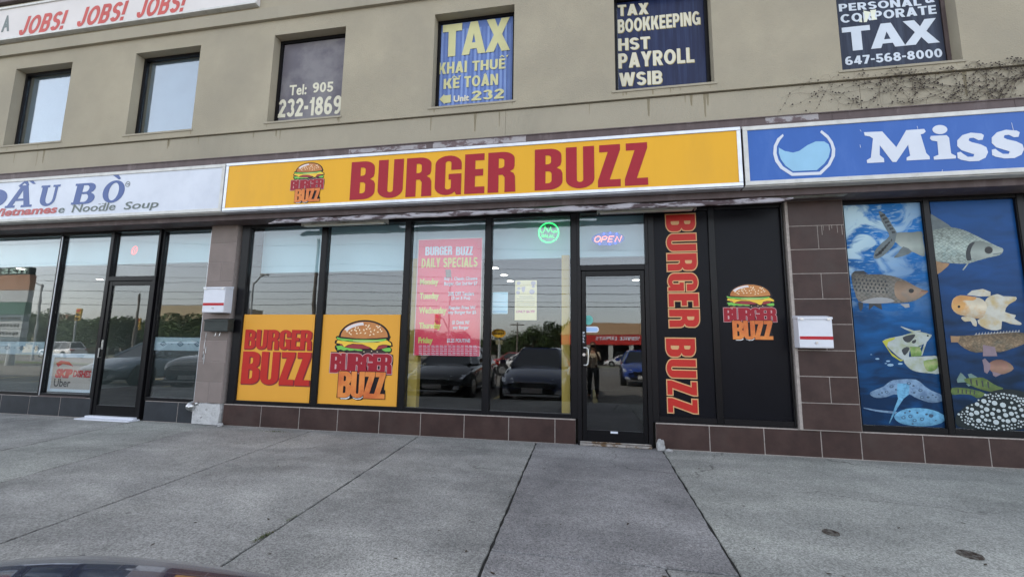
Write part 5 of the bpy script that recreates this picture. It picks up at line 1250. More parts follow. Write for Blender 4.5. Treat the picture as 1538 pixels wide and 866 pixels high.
def gpt(px, py):
    d = rt*((px-769)/FPX) - up*((py-433)/FPX) + fw; t = -CAM.z/d.z; p = CAM+d*t; return p.x, p.y
m_iron = mat('rusty_cast_iron', (.05, .038, .03), .8, .35, 25, .8, 60, col2=(.15, .145, .13), mixscale=28, lo=.42, hi=.6)
for (px, py, r, lab) in ((1248, 800, .052, 'small rusty ring cover in the concrete, the nearer to the door'), (1457, 833.5, .064, 'small rusty oval cover in the concrete at the lower right')):
    x, y = gpt(px, py); T = thing('ground_cover', lab, 'utility cover', (x, y, 0))
    MB().lathe([(r*.62, .004), (r*.64, .010), (r, .010), (r*1.05, .001)], 24, org=(x, y, 0)).build('rim', m_iron, T, smooth=False)
    MB().cyl((x, y, .0005), (x, y, .006), r*.6, n=20).box(x-.006, x+.006, y-r*.5, y+r*.5, .006, .010).build('lid', m_iron, T)
# leaf litter and grit
m_leaf = mat('dead_leaf', (.045, .032, .022), .8, .3, 30); random.seed(31)
lb = MB()
def litter(b, x, y, s):
    a = random.uniform(0, PI); c_, s_ = math.cos(a), math.sin(a); pts = [(-1, 0, 0), (-.3, .4, .25), (.5, .35, .1), (1, 0, .3), (.4, -.4, .05), (-.4, -.35, .2)]
    b.add([(x+(p*c_-q*s_)*s, y+(p*s_+q*c_)*s, .004+h*s*.6) for p, q, h in pts], [(0, 5, 4, 3, 2, 1)])
spec = [(514,706),(531,711),(729,716),(705,697),(842,697),(817,704),(765,746),(792,718),(948,825),(943,787),(842,788),(660,797),(705,782),(700,828),(740,861),(594,839),(998,866),(1057,822),(1447,786),(1267,866),(1480,848),(1350,793),(1133,824),(1172,700),(865,700),(1245,862),(403,780),(405,832),(229,818),(293,785),(155,716),(418,700),(640,680),(650,672),(1050,704),(1398,715)]
for px, py in spec:
    x, y = gpt(px, py)
    if y > SW_Y: litter(lb, x, y, random.uniform(.010, .02))
for i in range(240):
    x = random.uniform(-9, 5); y = -random.random()**1.6*4+-.1; litter(lb, x, max(y, -4.2), random.uniform(.002, .008))
tag(lb.build('leaf_litter', m_leaf), 'scattered dark leaf scraps and grit over the pavement', 'litter', kind='stuff')
# weeds in the joints
m_weed = mat('weed_green', (.07, .10, .035), .8, .3, 40, col2=(.12, .11, .05), mixscale=30)
def weed(cx, cy, sx, sy, n, hgt, label, ang=0):
    b = MB()
    for i in range(n):
        t = random.gauss(0, .5); u = random.gauss(0, .5); x = cx+t*sx*math.cos(ang)-u*sy*math.sin(ang); y = cy+t*sx*math.sin(ang)+u*sy*math.cos(ang)
        a = random.uniform(0, 2*PI); h = random.uniform(.4, 1)*hgt; w = .0025
        dx, dy = math.cos(a), math.sin(a)
        b.add([(x-dy*w, y+dx*w, 0), (x+dy*w, y-dx*w, 0), (x+dx*h*.7, y+dy*h*.7, h)], [(0, 1, 2)])
    tag(b.build('weed', m_weed), label, 'weed')
x, y = gpt(395, 806); weed(x, y, .10, .02, 160, .018, 'small tuft of weeds in the slab joint at the lower left', ang=1.5)
x, y = gpt(440, 777); weed(x, y, .07, .012, 50, .012, 'thin strip of weeds in the slab joint above the lower left tuft', ang=1.5)
x, y = gpt(415, 648); weed(x, y, .18, .03, 120, .02, 'dry weeds against the plinth under the text poster', ang=.1)

# bare vine over the ledge at the right
random.seed(77); vb = MB(); bud = MB()
m_vine = mat('vine_bark', (.10, .08, .062), .9, .2, 20)
def branch(x, z, ang, L, r, depth=0):
    pts = [(x, YB-.012, z)]; n = max(3, int(L/.05))
    for i in range(n):
        ang += random.gauss(0, .22); x += math.cos(ang)*L/n; z += math.sin(ang)*L/n
        if z > 4.83: ang -= .9*(1 if math.cos(ang) > 0 else -1)
        if z < 4.42: ang += .9*(1 if math.cos(ang) > 0 else -1)
        Y = (YU-.010) if z > 4.795 else (YB-.012)
        pts.append((x, Y-random.uniform(0, .008), z))
        q_ = random.uniform(.7, 1.5)
        if random.random() < .36: bud.add([(x-.009*q_, Y-.012, z), (x, Y-.012-.01*q_, z-.012*q_), (x+.010*q_, Y-.012, z+.003), (x+.001, Y-.014, z+.010*q_)], [(0, 1, 2, 3)])
        if depth < 2 and random.random() < .24: branch(x, z, ang+random.choice((-1, 1))*random.uniform(.4, 1.0), L*random.uniform(.3, .6), r*.6, depth+1)
    vb.tube(pts, [r*(1-.7*i/len(pts)) for i in range(len(pts))], 4)
for i in range(3): branch(5.6+random.uniform(-.3, .6), 4.45+random.random()*.35, PI+random.gauss(0, .3), random.uniform(.6, 1.5), .0032)
for (x, L) in ((5.2, 1.6), (4.5, .9), (5.0, 1.9), (5.3, 1.2)): branch(x, 4.785, PI+random.gauss(0, .05), L, .003)
for (x, a) in ((3.75, -2.6), (4.1, -2.3), (4.3, -1.7), (4.75, -2.2), (4.2, -2.7), (5.0, -2.6), (3.6, -2.9)): branch(x, 4.78, a, random.uniform(.2, .42), .0026, 1)
T = thing('vine', 'bare climbing vine with small dark buds spreading under the ledge at the right', 'vine', (5.2, YB, 4.6))
vb.build('stem', m_vine, T); bud.build('bud', mat('vine_bud', (.04, .03, .028), .9, .2, 20), T)['kind'] = 'stuff'

# ================================================================== across the lot, seen in the glass
def paint(name, c, r=.22): return mat(name, c, r, .03, 3, 0, metal=.25, coat=1.0)
m_tyre = mat('tyre_rubber', (.02, .02, .02), .85, .1, 20); m_rim = mat('alloy_rim', (.45, .46, .48), .3, .05, metal=.9); m_cglass = mat('dark_car_glass', (.012, .014, .016), .04, 0, spec=.9)
m_chrome = mat('chrome', (.75, .76, .78), .1, 0, metal=1); m_lamp = mat('headlamp_lens', (.62, .64, .68), .08, .1, 30, spec=.8, metal=.5); m_grille = mat('black_grille', (.012, .012, .013), .4, 0)
m_tail = mat('tail_lamp', (.3, .01, .01), .15, 0)
SED = [(0, .60, .30, .52, .58), (.05, .72, .24, .60, .66), (.25, .82, .20, .68, .745), (.7, .885, .19, .80, .87), (1.25, .91, .19, .90, .965), (2.2, .92, .19, .93, .97), (3.3, .92, .19, .95, .98), (4.0, .90, .20, .96, 1.03), (4.45, .83, .24, .93, 1.01), (4.62, .70, .34, .78, .82)]
SUVP = [(0, .70, .32, .72, .80), (.05, .82, .26, .80, .90), (.25, .90, .24, .90, .99), (.7, .94, .23, .98, 1.05), (1.2, .95, .23, 1.02, 1.10), (2.2, .96, .23, 1.04, 1.08), (3.3, .96, .23, 1.06, 1.10), (4.2, .95, .24, 1.08, 1.14), (4.6, .90, .28, 1.06, 1.12), (4.72, .80, .36, .9, .96)]
def car(label, col, loc, rot=0, prof=SED, roof=1.44, suv=False, group='cars parked nose-in to the pavement', sc=1.0, chrome=False):
    T = thing('parked_car', label, 'car', loc, group); T.rotation_euler = (0, 0, rot); T.scale = (sc, sc, sc)
    def put(o): o.parent = T; o.location = (0, 0, 0); return o
    vs = []; fs = []
    for s, hw, zb, zs, zc in prof:
        half = [(0, zb), (hw*.85, zb), (hw*.97, zb+.10), (hw, zb+.30), (hw*.985, zs-.10), (hw*.92, zs-.01), (hw*.62, zc-.012), (hw*.3, zc)]
        ring = half + [(0, zc+.004)] + [(-x, z) for x, z in half[::-1][:-1]]
        vs += [(x, -s, z) for x, z in ring]
    n = 16
    for i in range(len(prof)-1):
        for k in range(n): fs.append((i*n+k, i*n+(k+1) % n, (i+1)*n+(k+1) % n, (i+1)*n+k))
    fs += [tuple(range(n)), tuple(range((len(prof)-1)*n, len(prof)*n))[::-1]]
    o = put(MB().add(vs, [f[::-1] for f in fs]).build('body', paint('car_paint', col), None, smooth=False))
    for p in o.data.polygons: p.use_smooth = True
    m = o.modifiers.new('sub', 'SUBSURF'); m.levels = 2; m.render_levels = 2
    L = prof[-1][0]; zb = prof[5][3]-.01; w = prof[5][1]
    c0, c1 = 1.12, (L-.25 if suv else L-.62); r0, r1 = 1.85, (L-.65 if suv else 3.15)
    base = [(-w*.80, -c0), (-w*.93, -c0-.5), (-w*.93, -(c1-.5)), (-w*.80, -c1), (w*.80, -c1), (w*.93, -(c1-.5)), (w*.93, -c0-.5), (w*.80, -c0)]
    top = [(-w*.56, -r0), (-w*.66, -r0-.3), (-w*.66, -r1+.3), (-w*.58, -r1), (w*.58, -r1), (w*.66, -r1+.3), (w*.66, -r0-.3), (w*.56, -r0)]
    bz = [zb+.02]*8
    gv = [(x, y, zb+.0) for x, y in base] + [(x, y, roof-.06) for x, y in top]
    gf = [(i, (i+1) % 8, 8+(i+1) % 8, 8+i) for i in range(8)]
    o = put(MB().add(gv, [f[::-1] for f in gf]).build('windows', m_cglass, None))
    rv = [(x*1.02, y, roof-.065) for x, y in top] + [(x*.9, y*1.0 + (.06 if y > -2.4 else -.06)*-1, roof-.012) for x, y in top] + [(x*.45, y*.94-.15, roof) for x, y in top]
    rf = [(i, (i+1) % 8, 8+(i+1) % 8, 8+i) for i in range(8)] + [(8+i, 8+(i+1) % 8, 16+(i+1) % 8, 16+i) for i in range(8)] + [tuple(range(16, 24))]
    rm = MB().add(rv, [f[::-1] for f in rf])
    for i in (0, 3, 4, 7): rm.tube([gv[i], gv[8+i]], .035, 6)
    for i in (1, 6): 
        a = Vector(gv[i])*.35+Vector(gv[i+1 if i == 1 else i-1])*.65; b_ = Vector(gv[8+i])*.4+Vector(gv[8+(i+1 if i == 1 else i-1)])*.6; rm.tube([a, b_], .03, 6)
    o = put(rm.build('roof', bpy.data.materials.get('car_paint') and o.data.materials[0] or m_grille, None, smooth=True)); o.data.materials[0] = T.children[0].data.materials[0]
    p0 = prof
    put(MB().box(-.42, .42, -.035, .028, p0[1][3]-.16, p0[1][3]-.02).box(-.55, .55, -.03, .012, p0[0][2]-.02, p0[0][2]+.10).build('grille', m_grille, None))
    gr = MB().box(-.44, .44, .0, .036, p0[1][3]-.035, p0[1][3]-.012)
    if chrome:
        for q in range(3): gr.box(-.52, .52, .0, .045, p0[1][3]-.06-q*.06, p0[1][3]-.03-q*.06)
    gr.build('x', m_chrome, None).name = 'grille_bar'; put(bpy.data.objects['grille_bar']) if False else None
    gb = [o_ for o_ in C.objects if o_.name.startswith('grille_bar') and o_.parent is None][0]; put(gb)
    for sx in (-1, 1):
        z = p0[2][3]-.05
        hl_ = MB().add([(sx*.46, .0, z-.07), (sx*.80, -.17, z-.05), (sx*.84, -.40, z+.05), (sx*.50, -.10, z+.03), (sx*.46, -.1, z-.07), (sx*.72, -.30, z-.05)], [(0, 1, 2, 3), (3, 2, 1, 0)] if False else [(0, 1, 2, 3) if sx > 0 else (3, 2, 1, 0)])
        put(hl_.build('headlight', m_lamp, None))
        put(MB().box(sx*(w+.02)-.0, sx*(w+.19), -1.50, -1.40, zb+.04, zb+.17).build('mirror', T.children[0].data.materials[0], None))
        put(MB().box(sx*.5, sx*.86, -L+.10, -L-.0, zb-.18, zb-.04).build('tail_lamp', m_tail, None))
        for yw in (-.85, -L+.95):
            r = .33 if not suv else .38
            wo_ = put(MB().cyl((sx*(w-.19), yw, r), (sx*(w+.005), yw, r), r, n=22).build('wheel', m_tyre, None, smooth=True))
            rr = MB().cyl((sx*(w-.0), yw, r), (sx*(w+.012), yw, r), r*.62, n=16).build('rim', m_rim, None); rr.parent = wo_; rr.location = (0, 0, 0)
            ar = MB().cyl((sx*(w-.25), yw, r+.02), (sx*(w-.012), yw, r+.02), r*1.16, n=22).build('wheel_arch', m_grille, None); put(ar)
    for sx in (-1, 1):
        put(MB().box(sx*.56, sx*.74, -.10, -.02, p0[0][2]+.0, p0[0][2]+.10).build('fog_lamp', m_lamp, None))
        put(MB().box(sx*.30, sx*.55, -2.15, -2.05, zb+.05, zb+.34).build('seat', m_tyre, None))
    put(MB().box(-.7, .7, -.02, .022, p0[0][2]-.06, p0[0][2]-.02).build('bumper_trim', m_chrome, None))
    put(MB().box(-.26, .26, .005, .03, p0[0][2]+.02, p0[0][2]+.15).build('number_plate', mat('blank_plate', (.5, .5, .5), .5, 0), None))
    return T
zg = -.165
car('dark navy sedan parked nose to the pavement at the lower left', (.008, .018, .065), (-1.46, -4.62, zg), 0, sc=1.0)
car('black sedan parked nose to the kerb, reflected below the red banner', (.008, .008, .010), (-4.2, -4.95, zg), .0)
car('dark sport utility vehicle with a chrome grille, reflected in the noodle shop door', (.02, .022, .028), (-11.9, -4.95, zg), -.12, SUVP, 1.72, True, chrome=True)
car('silver blue car reflected in the leftmost noodle shop window', (.20, .26, .30), (-15.4, -5.0, zg), 0)
car('bright blue sedan across the lot, reflected in the door glass', (.015, .05, .25), (2.1, -12.0, gz(-12)), .05, group=None)
car('white coupe passing behind the navy sedan', (.6, .6, .6), (-5.8, -19.2, gz(-19)), PI/2+.05, group='vehicles further back in the lot')
car('small red car by the verge', (.35, .02, .02), (-9.5, -34.5, gz(-34)), PI/2, group='vehicles further back in the lot')
car('white pickup far across the road', (.6, .6, .6), (-61, -33, gz(-33)), PI/2, SUVP, 1.8, True, group='vehicles further back in the lot')
car('white car in front of the service garage', (.6, .6, .6), (1.6, -50, gz(-50)), PI/2, group='vehicles further back in the lot')
car('dark van inside the garage bay', (.03, .03, .03), (4.2, -56, gz(-56)), 0, SUVP, 1.8, True, group='vehicles further back in the lot')
car('white car at the last garage bay', (.5, .5, .5), (7.6, -49, gz(-49)), .3, group='vehicles further back in the lot')

# road, verge, far pavement
m_grass = mat('grass', (.075, .11, .03), .95, .3, 1.5, .4, 30, col2=(.12, .13, .05), mixscale=.8)
m_road = mat('road_asphalt', (.15, .145, .14), .9, .15, 2, .2, 100); m_walk = mat('pale_far_pavement', (.32, .31, .28), .9, .1, 2); m_line = mat('road_paint', (.6, .5, .2), .7, .2, 8)
def strip(name, y0, y1, dz, m, x0=-300, x1=300):
    b = MB(); n = 3
    ys_ = sorted([y0, y1]+[v for v in (-8, -20, -60) if y0 < v < y1])
    for a, c_ in zip(ys_[:-1], ys_[1:]): b.add([(x0, a, gz(a)+dz), (x1, a, gz(a)+dz), (x1, c_, gz(c_)+dz), (x0, c_, gz(c_)+dz)], [(0, 1, 2, 3)])
    return tag(b.build(name, m), kind='structure')
strip('grass_verge', -20, -17.6, .03, m_grass, -300, -9); strip('road', -40, -22, .01, m_road); strip('far_pavement', -43.4, -40.5, .05, m_walk); strip('grass_verge', -48, -43.5, .04, m_grass)
strip('road_marking', -31.1, -30.9, .015, m_line); 
pm = MB()
for i in range(-8, 9): pm.box(i*2.75-.06+.1, i*2.75+.06+.1, -9.4, -4.7, -.158, -.156)
tag(pm.build('parking_marking', m_line), kind='structure')

# service garage across the road
GX0, GX1, GY = -4.3, 30, -57
gb_ = gz(GY)
T = thing('service_garage', 'low service garage with a red sign band and a tan hipped roof across the road', 'building', (8, GY, gb_))
m_gred = mat('red_sign_band', (.42, .03, .025), .5, .05, 1); m_groof = mat('tan_shingle_roof', (.30, .19, .11), .9, .15, 2, .3, 12); m_gwall = mat('pale_garage_pier', (.35, .36, .34), .8, .1)
bx('sign_band', GX0, GX1, GY, GY-.6, 1.55, 2.98, m_gred, T)
b = MB(); b.add([(GX0-.2, GY+.05, 2.99), (GX1, GY+.05, 2.99), (GX1, GY-12, 2.99), (GX0-.2, GY-12, 2.99), (GX0+1.2, GY-1.6, 4.75), (GX1-2, GY-1.6, 4.75), (GX1-2, GY-10, 4.75), (GX0+1.2, GY-10, 4.75)], [(0,1,5,4)[::-1],(1,2,6,5)[::-1],(2,3,7,6)[::-1],(3,0,4,7)[::-1],(4,5,6,7)[::-1]]).build('roof', m_groof, T)
bx('garage_wall', GX0, GX1, GY-8, GY-8.3, gb_, 1.6, m_intdark, T); bx('end_wall', GX0, GX0+.3, GY-.1, GY-8, gb_, 1.549, m_gwall, T)
for x in (-.4, 2.7, 5.6, 8.6, 11.6, 14.6, 17.6, 20.6): bx('pier', x-.32, x+.32, GY-.1, GY-.6, gb_, 1.549, m_gwall, T)
mb = MB(); block(mb, 'SERVICE', 4.05, 6.75, 2.2, 2.72, GY+.02, flip=True); block(mb, 'EXPERTS', .75, 3.6, 2.2, 2.72, GY+.02, flip=True)
mb.shape([ell(7.6, 2.45, .38, .38), ell(7.6, 2.45, .24, .24)], GY+.02, .01); o = mb.build('lettering', m_signwhite, T)
# the band faces the lot, so the run is reversed along x: viewed from the lot it reads normally

# yellow oval pylon sign, utility poles, lamps
m_pole = mat('grey_timber_pole', (.13, .115, .10), .9, .2, 4, .3, 30); m_spole = mat('galvanised_pole', (.28, .29, .29), .6, .1, 5)
cx_, cz_ = at(749.5, 500, 45); T = thing('oval_sign', 'yellow oval sign on a pole beyond the road', 'sign', (cx_, -45, gz(-45)))
MB().cyl((cx_, -45.1, gz(-45)), (cx_, -45.1, cz_-.5), .16, n=10).build('post', m_spole, T)
MB().shape([ell(cx_, cz_, .85, .52)], -45, .25).build('face', mat('yellow_sign_face', (.6, .36, .03), .5, .03), T)
b = MB()
for i in range(6): b.box(cx_-.6+i*.21, cx_-.47+i*.21, -44.99, -44.97, cz_-.13, cz_+.13)
b.build('dark_marks', E_blk, T)
bx('lower_board', cx_-.45, cx_+.45, -45.08, -44.95, cz_-1.4, cz_-.85, mat('dull_board', (.22, .2, .12), .6, .1), T)

def polething(px, pyt, L, top_extra=0, label='', r=.14, arm=None, name='utility_pole', cat='pole', m=None, lamp=False, h=None):
    x, z = at(px, pyt, L); y = -L; z0 = gz(y)
    T = thing(name, label, cat, (x, y, z0)); m = m or m_pole
    MB().cyl((x, y, z0), (x, y, z), r, r*.65, n=10).build('pole', m, T, smooth=True)
    if arm: bx('crossarm', x-arm, x+arm, y-.06, y+.06, z-.35, z-.22, m, T)
    if lamp:
        MB().tube([(x, y, z-.1), (x+lamp*.5, y+.4, z+.35), (x+lamp, y+.9, z+.42)], .05, 6).build('arm', m_spole, T)
        o = MB().box(x+lamp-.3, x+lamp+.3, y+.8, y+1.05, z+.36, z+.5).build('lamp_head', m_spole, T); bevel(o, .04)
    return T
polething(777, 484, 48, label='timber utility pole with a crossarm behind the trees', arm=.9, r=.13)
polething(64.5, 427, 24, label='street lamp with a curved arm beyond the left shops', r=.11, name='street_lamp', cat='street lamp', m=m_spole, lamp=-2.2)
polething(210, 441, 34, label='leaning utility pole reflected in the noodle shop door', r=.16)
polething(381, 425, 20, label='street lamp reflected at the left edge of the burger shop window', r=.09, name='street_lamp', cat='street lamp', m=m_spole, lamp=1.6)
polething(676, 425, 21, label='tall white pole reflected across the red banner', r=.06, m=m_spole)
# traffic signal
x, z = at(657, 482, 21); T = thing('traffic_light', 'traffic light on a curved mast arm reflected in the red banner', 'traffic light', (x+1.6, -21, gz(-21)))
m_tl = mat('yellow_signal_housing', (.45, .28, .04), .5, .05)
xm = AX(676, 495, 21); MB().tube([(xm+.14, -21, gz(-21)), (xm+.14, -21, z-1.0), (x+.4, -21, z+.15), (x, -21, z+.3)], .05, 8).build('mast', m_spole, T)
bx('housing', x-.16, x+.16, -21.1, -20.85, z-.55, z+.45, m_tl, T)
for i in range(3): MB().cyl((x, -20.85, z+.3-i*.33), (x, -20.80, z+.3-i*.33), .11, n=12).build('signal_lens', m_gred if i == 0 else m_grille, T)
for (px, py, L) in ((455/3.845*1.0+0, 472, 38), (208, 486, 38)):
    x, z = at(px, py, L); T = thing('traffic_light', 'traffic light far behind, reflected left of the noodle shop door' if px < 150 else 'traffic light far behind, reflected in the noodle shop door glass', 'traffic light', (x, -L, z-1))
    o = bx('housing', x-.28, x+.28, -L-.1, -L+.12, z-.75, z+.75, m_tl, T)
    for i in range(3): MB().cyl((x, -L+.12, z+.5-i*.5), (x, -L+.18, z+.5-i*.5), .17, n=12).build('signal_lens', m_gred if i == 0 else m_grille, T)
    MB().cyl((x-.4, -L-.1, gz(-L)), (x-.4, -L-.1, z+.6), .1, n=8).build('pole', m_spole, T)
# overhead wires
m_wire = mat('black_cable', (.015, .015, .015), .6, 0)
wires = [(-22, 5.22, 6.4, .016), (-22, 4.68, 5.5, .020), (-22, 4.14, 4.9, .012), (-22, 3.88, 4.3, .020), (-26, 6.6, 7.6, .014), (-26, 7.2, 8.8, .014), (-30, 9.5, 12, .014)]
for i, (y, zr, zl_, r) in enumerate(wires):
    b = MB(); spans = [-110, -78, -48, -20, 12, 44]
    for a, c_ in zip(spans[:-1], spans[1:]):
        pts = []
        for k in range(13):
            t = k/12; x = a+(c_-a)*t; f = min(1, max(0, (4-x)/60)); zz = zr+(zl_-zr)*f; pts.append((x, y+.1*math.sin(i), zz - .35*4*t*(1-t)*(1 if i > 3 else .25)))
        b.tube(pts, r, 5, cap=False)
    T = b.build('overhead_wire', m_wire); tag(T, ['second lowest thick', 'third lowest thick', 'thin middle', 'lowest thick', 'thin upper', 'upper drooping', 'highest and farthest'][i] + ' black overhead cable along the road opposite the shops', 'cable', 'overhead cables along the road')
for x in (-78, -20): 
    T = thing('utility_pole', 'timber utility pole carrying the overhead cables ' + ('far left' if x < -50 else 'nearest the burger shop'), 'pole', (x, -22, gz(-22)), 'poles carrying the overhead cables')
    MB().cyl((x, -22.2, gz(-22)), (x, -22.2, 9.0), .15, .11, n=10).build('pole', m_pole, T, smooth=True)

# large pylon sign at the far left
x0, z1 = at(-8, 402, 14); x1, _ = at(47, 404, 14)
z0 = AZ(44, 520, 14); T = thing('pylon_sign', 'tall multi tenant pylon sign mirrored in the leftmost window', 'sign', ((x0+x1)/2, -14, gz(-14)))
x0 = x1-6.0
m_pan = [mat('dark_green_panel', (.03, .05, .045), .5, .1), mat('brown_panel', (.24, .13, .08), .5, .1), mat('pale_grey_panel', (.30, .32, .33), .5, .05), mat('deep_green_panel', (.03, .09, .07), .5, .05), mat('slate_panel', (.10, .13, .15), .5, .05)]
H = z1-z0; zc = z1; lay = [(.10, 0), (.20, 1), (.15, 2), (.16, 3), (.08, 4), (.10, 2), (.10, 2), (.11, 4)]
for fr, mi in lay:
    bx('sign_panel', x0, x1 - (0 if mi else .1), -14.3, -14, zc-H*fr+.02, zc, m_pan[mi], T)
    if mi in (4, 2) and zc < z1-H*.4:
        lb_ = MB()
        for j in range(16): lb_.box(x1-.4-j*.26, x1-.25-j*.26, -13.995, -13.98, zc-H*fr*.7, zc-H*fr*.35)
        lb_.build('dark_marks', m_grille, T)
    zc -= H*fr
for x in (x0+.8, x1-.8): MB().cyl((x, -14.15, gz(-14)), (x, -14.15, z0+.2), .2, n=10).build('post', m_spole, T)
mb = MB(); block(mb, '1125', x1-2.35, x1-.15, z1-H*.085, z1-H*.015, -13.98, flip=True); mb.build('lettering', mat('pale_green_lettering', (.3, .42, .38), .5, .03), T)

# office block far to the left
x0, z1 = at(232, 459, 70); x1, _ = at(330, 459, 70); T = thing('office_building', 'long tan office block with two strips of dark windows, reflected left of the taupe pier', 'building', ((x0+x1)/2, -70, -1.5))
m_off = mat('tan_precast', (.36, .30, .20), .9, .08, .5); bx('wall', x0, x1, -82, -70, -1.5, z1, m_off, T)
for i in range(7):
    a = x0+1.5+i*4.4
    for zz in (z1-3.4,): bx('window', a, a+3.8, -70.02+.02, -69.9, zz-1.4, zz, m_cglass, T)
bx('white_sign', x0+3, x0+13, -69.9, -69.6, z1-6.6, z1-5.6, m_signwhite, T); bx('canopy', x0, x1, -69.9, -68, z1-5.4, z1-5.0, m_off, T)
x0b, z1b = at(55, 477, 62); x1b, _ = at(73, 480, 62); T = thing('brick_building', 'small brown brick building behind the left trees', 'building', (x0b, -62, -1.5))
bx('wall', x0b-2, x1b+2, -70, -62, -1.5, z1b-2, m_off, T); MB().add([(x0b-2.5, -61.5, z1b-2), (x1b+2.5, -61.5, z1b-2), (x1b+2.5, -70, z1b-2), (x0b-2.5, -70, z1b-2), ((x0b+x1b)/2-2, -66, z1b+1), ((x0b+x1b)/2+2, -66, z1b+1)], [(0,4,5,1),(1,5,2),(2,5,4,3),(3,4,0)]).build('roof', mat('brown_roof', (.16, .09, .06), .9, .1), T)

# trees opposite
m_leafd = [mat('tree_leaves', c_, .7, .35, .8, 0) for c_ in ((.045, .07, .022), (.055, .085, .028), (.038, .058, .02))]
m_bark = mat('tree_bark', (.08, .06, .045), .95, .2, 6, .4, 20)
def crown_mesh(seed, rx, rz, n, leaf):
    rnd = random.Random(seed); vs = []; fs = []; clumps = []
    for i in range(26):
        a = rnd.uniform(0, 2*PI); e = rnd.uniform(-.7, 1); r = rnd.uniform(.45, 1.0); c_ = math.sqrt(max(0, 1-e*e))
        clumps.append((Vector((math.cos(a)*c_*rx*r, math.sin(a)*c_*rx*r, e*rz*r)), rnd.uniform(.25, .45)))
    for i in range(n):
        c_, cr = rnd.choice(clumps); d = Vector((rnd.gauss(0, 1), rnd.gauss(0, 1), rnd.gauss(0, .8))).normalized()*cr*rx*rnd.uniform(.7, 1.05)
        p = c_+d; u = Vector((rnd.gauss(0, 1), rnd.gauss(0, 1), rnd.gauss(0, 1))).normalized(); v = u.orthogonal().normalized()*leaf*rnd.uniform(.6, 1.2); u = u*leaf*rnd.uniform(.6, 1.2)
        o = len(vs); vs += [tuple(p-u), tuple(p-v*.6), tuple(p+u), tuple(p+v*.6)]; fs.append((o, o+1, o+2, o+3))
    me = bpy.data.meshes.new('crown'); me.from_pydata(vs, [], fs); me.materials.append(m_leafd[seed % 3]); return me
crowns = [crown_mesh(s_, 1, .8, 5200, .055) for s_ in range(3)]
def tree(x, y, w, h, label, k):
    z0 = gz(y); T = thing('broadleaf_tree', label, 'tree', (x, y, z0), 'trees on the far side of the road')
    b = MB().cyl((x, y, z0), (x, y, z0+h*.55), w*.06, w*.035, n=9)
    for i in range(5):
        a = i*1.3; b.cyl((x, y, z0+h*(.28+.05*i)), (x+math.cos(a)*w*.35, y+math.sin(a)*w*.35, z0+h*(.55+.06*i)), w*.022, w*.01, n=6)
    b.build('trunk', m_bark, T, smooth=True)
    c_ = bpy.data.objects.new('crown', crowns[k % 3]); C.objects.link(c_); c_.parent = T; c_.location = (0, 0, h*.56); c_.scale = (w*.5, w*.5, h*.55); c_.rotation_euler = (0, 0, k*1.1)
TLAB = ['%s broadleaf tree %s' % (a_, b_) for b_ in ('left of the service garage across the road', 'beyond the oval sign', 'behind the traffic mast', 'opposite the noodle shop', 'opposite the noodle shop door', 'near the tall pylon sign', 'at the far left end of the road', 'behind the service garage') for a_ in ('low round', 'tall full', 'wide spreading')]
TR = [(-9.2, -62, 6.2, 5.2), (-5.6, -63, 6.5, 6.2), (-12.5, -66, 5, 4.2), (-1.8, -66, 7, 6.6), (-22, -60, 9, 4.6), (-29, -64, 8, 5), (-16.5, -70, 7, 3.8), (-35, -60, 9, 6), (-42, -66, 9, 5),
      (-50, -55, 9, 7), (-62, -50, 10, 9.5), (-74, -52, 11, 9), (-56, -60, 8, 8.5), (-88, -60, 12, 10), (-104, -60, 12, 12), (-118, -66, 13, 11), (-135, -60, 13, 11), (-96, -75, 10, 9), (20, -80, 12, 9), (38, -70, 12, 10), (-150, -70, 14, 12), (-46, -72, 9, 7)]
for i, (x, y, w_, h_) in enumerate(TR):
    if x < -40: h_ *= .66
    tree(x, y, w_, h_, TLAB[i], i)
b = MB(); random.seed(2)      # far tree line
for i in range(150):
    x = -260+i*2.6+random.uniform(-1, 1); h_ = random.uniform(2.5, 5.5); y = -118+random.uniform(-8, 8)
    b.lathe([(0.1, 0), (2.6, .4), (3.2, h_*.5), (2.2, h_*.85), (.3, h_)], 7, org=(x, y, -1.5))
tag(b.build('far_trees', m_leafd[2], smooth=False), 'far dark tree line beyond the road', 'trees', kind='stuff')

# ------------------------------------------------------------------ the photographer (seen in the door glass)
PX, PY, PZ = .05, -6.78, gz(-6.5)
def skin(name, pts, edges, radii, m, root=0, sub=2):
    me = bpy.data.meshes.new(name); me.from_pydata(pts, edges, []); me.materials.append(m)
    o = bpy.data.objects.new(name, me); C.objects.link(o)
    md = o.modifiers.new('skin', 'SKIN'); md.use_smooth_shade = True
    for i, v in enumerate(me.skin_vertices[0].data): v.radius = radii[i] if isinstance(radii[i], tuple) else (radii[i], radii[i]); v.use_root = (i == root)
    o.modifiers.new('sub', 'SUBSURF').levels = sub; o.modifiers['sub'].render_levels = sub
    return o
m_skin = mat('skin', (.35, .19, .12), .6, .05, 10); m_shirt = mat('tan_and_grey_shirt', (.66, .55, .40), .85, .1, 8, .2, 60); m_pants = mat('dark_trousers', (.02, .02, .025), .85, .1, 8); m_hair = mat('dark_hair', (.02, .014, .01), .6, .2, 30); m_shoe = mat('dark_shoes', (.03, .03, .03), .5)
m_jkt = mat('dark_grey_shirt', (.07, .07, .075), .85, .1, 8)
P = thing('person', 'person in a light shirt and dark trousers holding up a black phone', 'person', (PX, PY, PZ))
def ppt(*l): return [(x, y, z) for x, y, z in l]
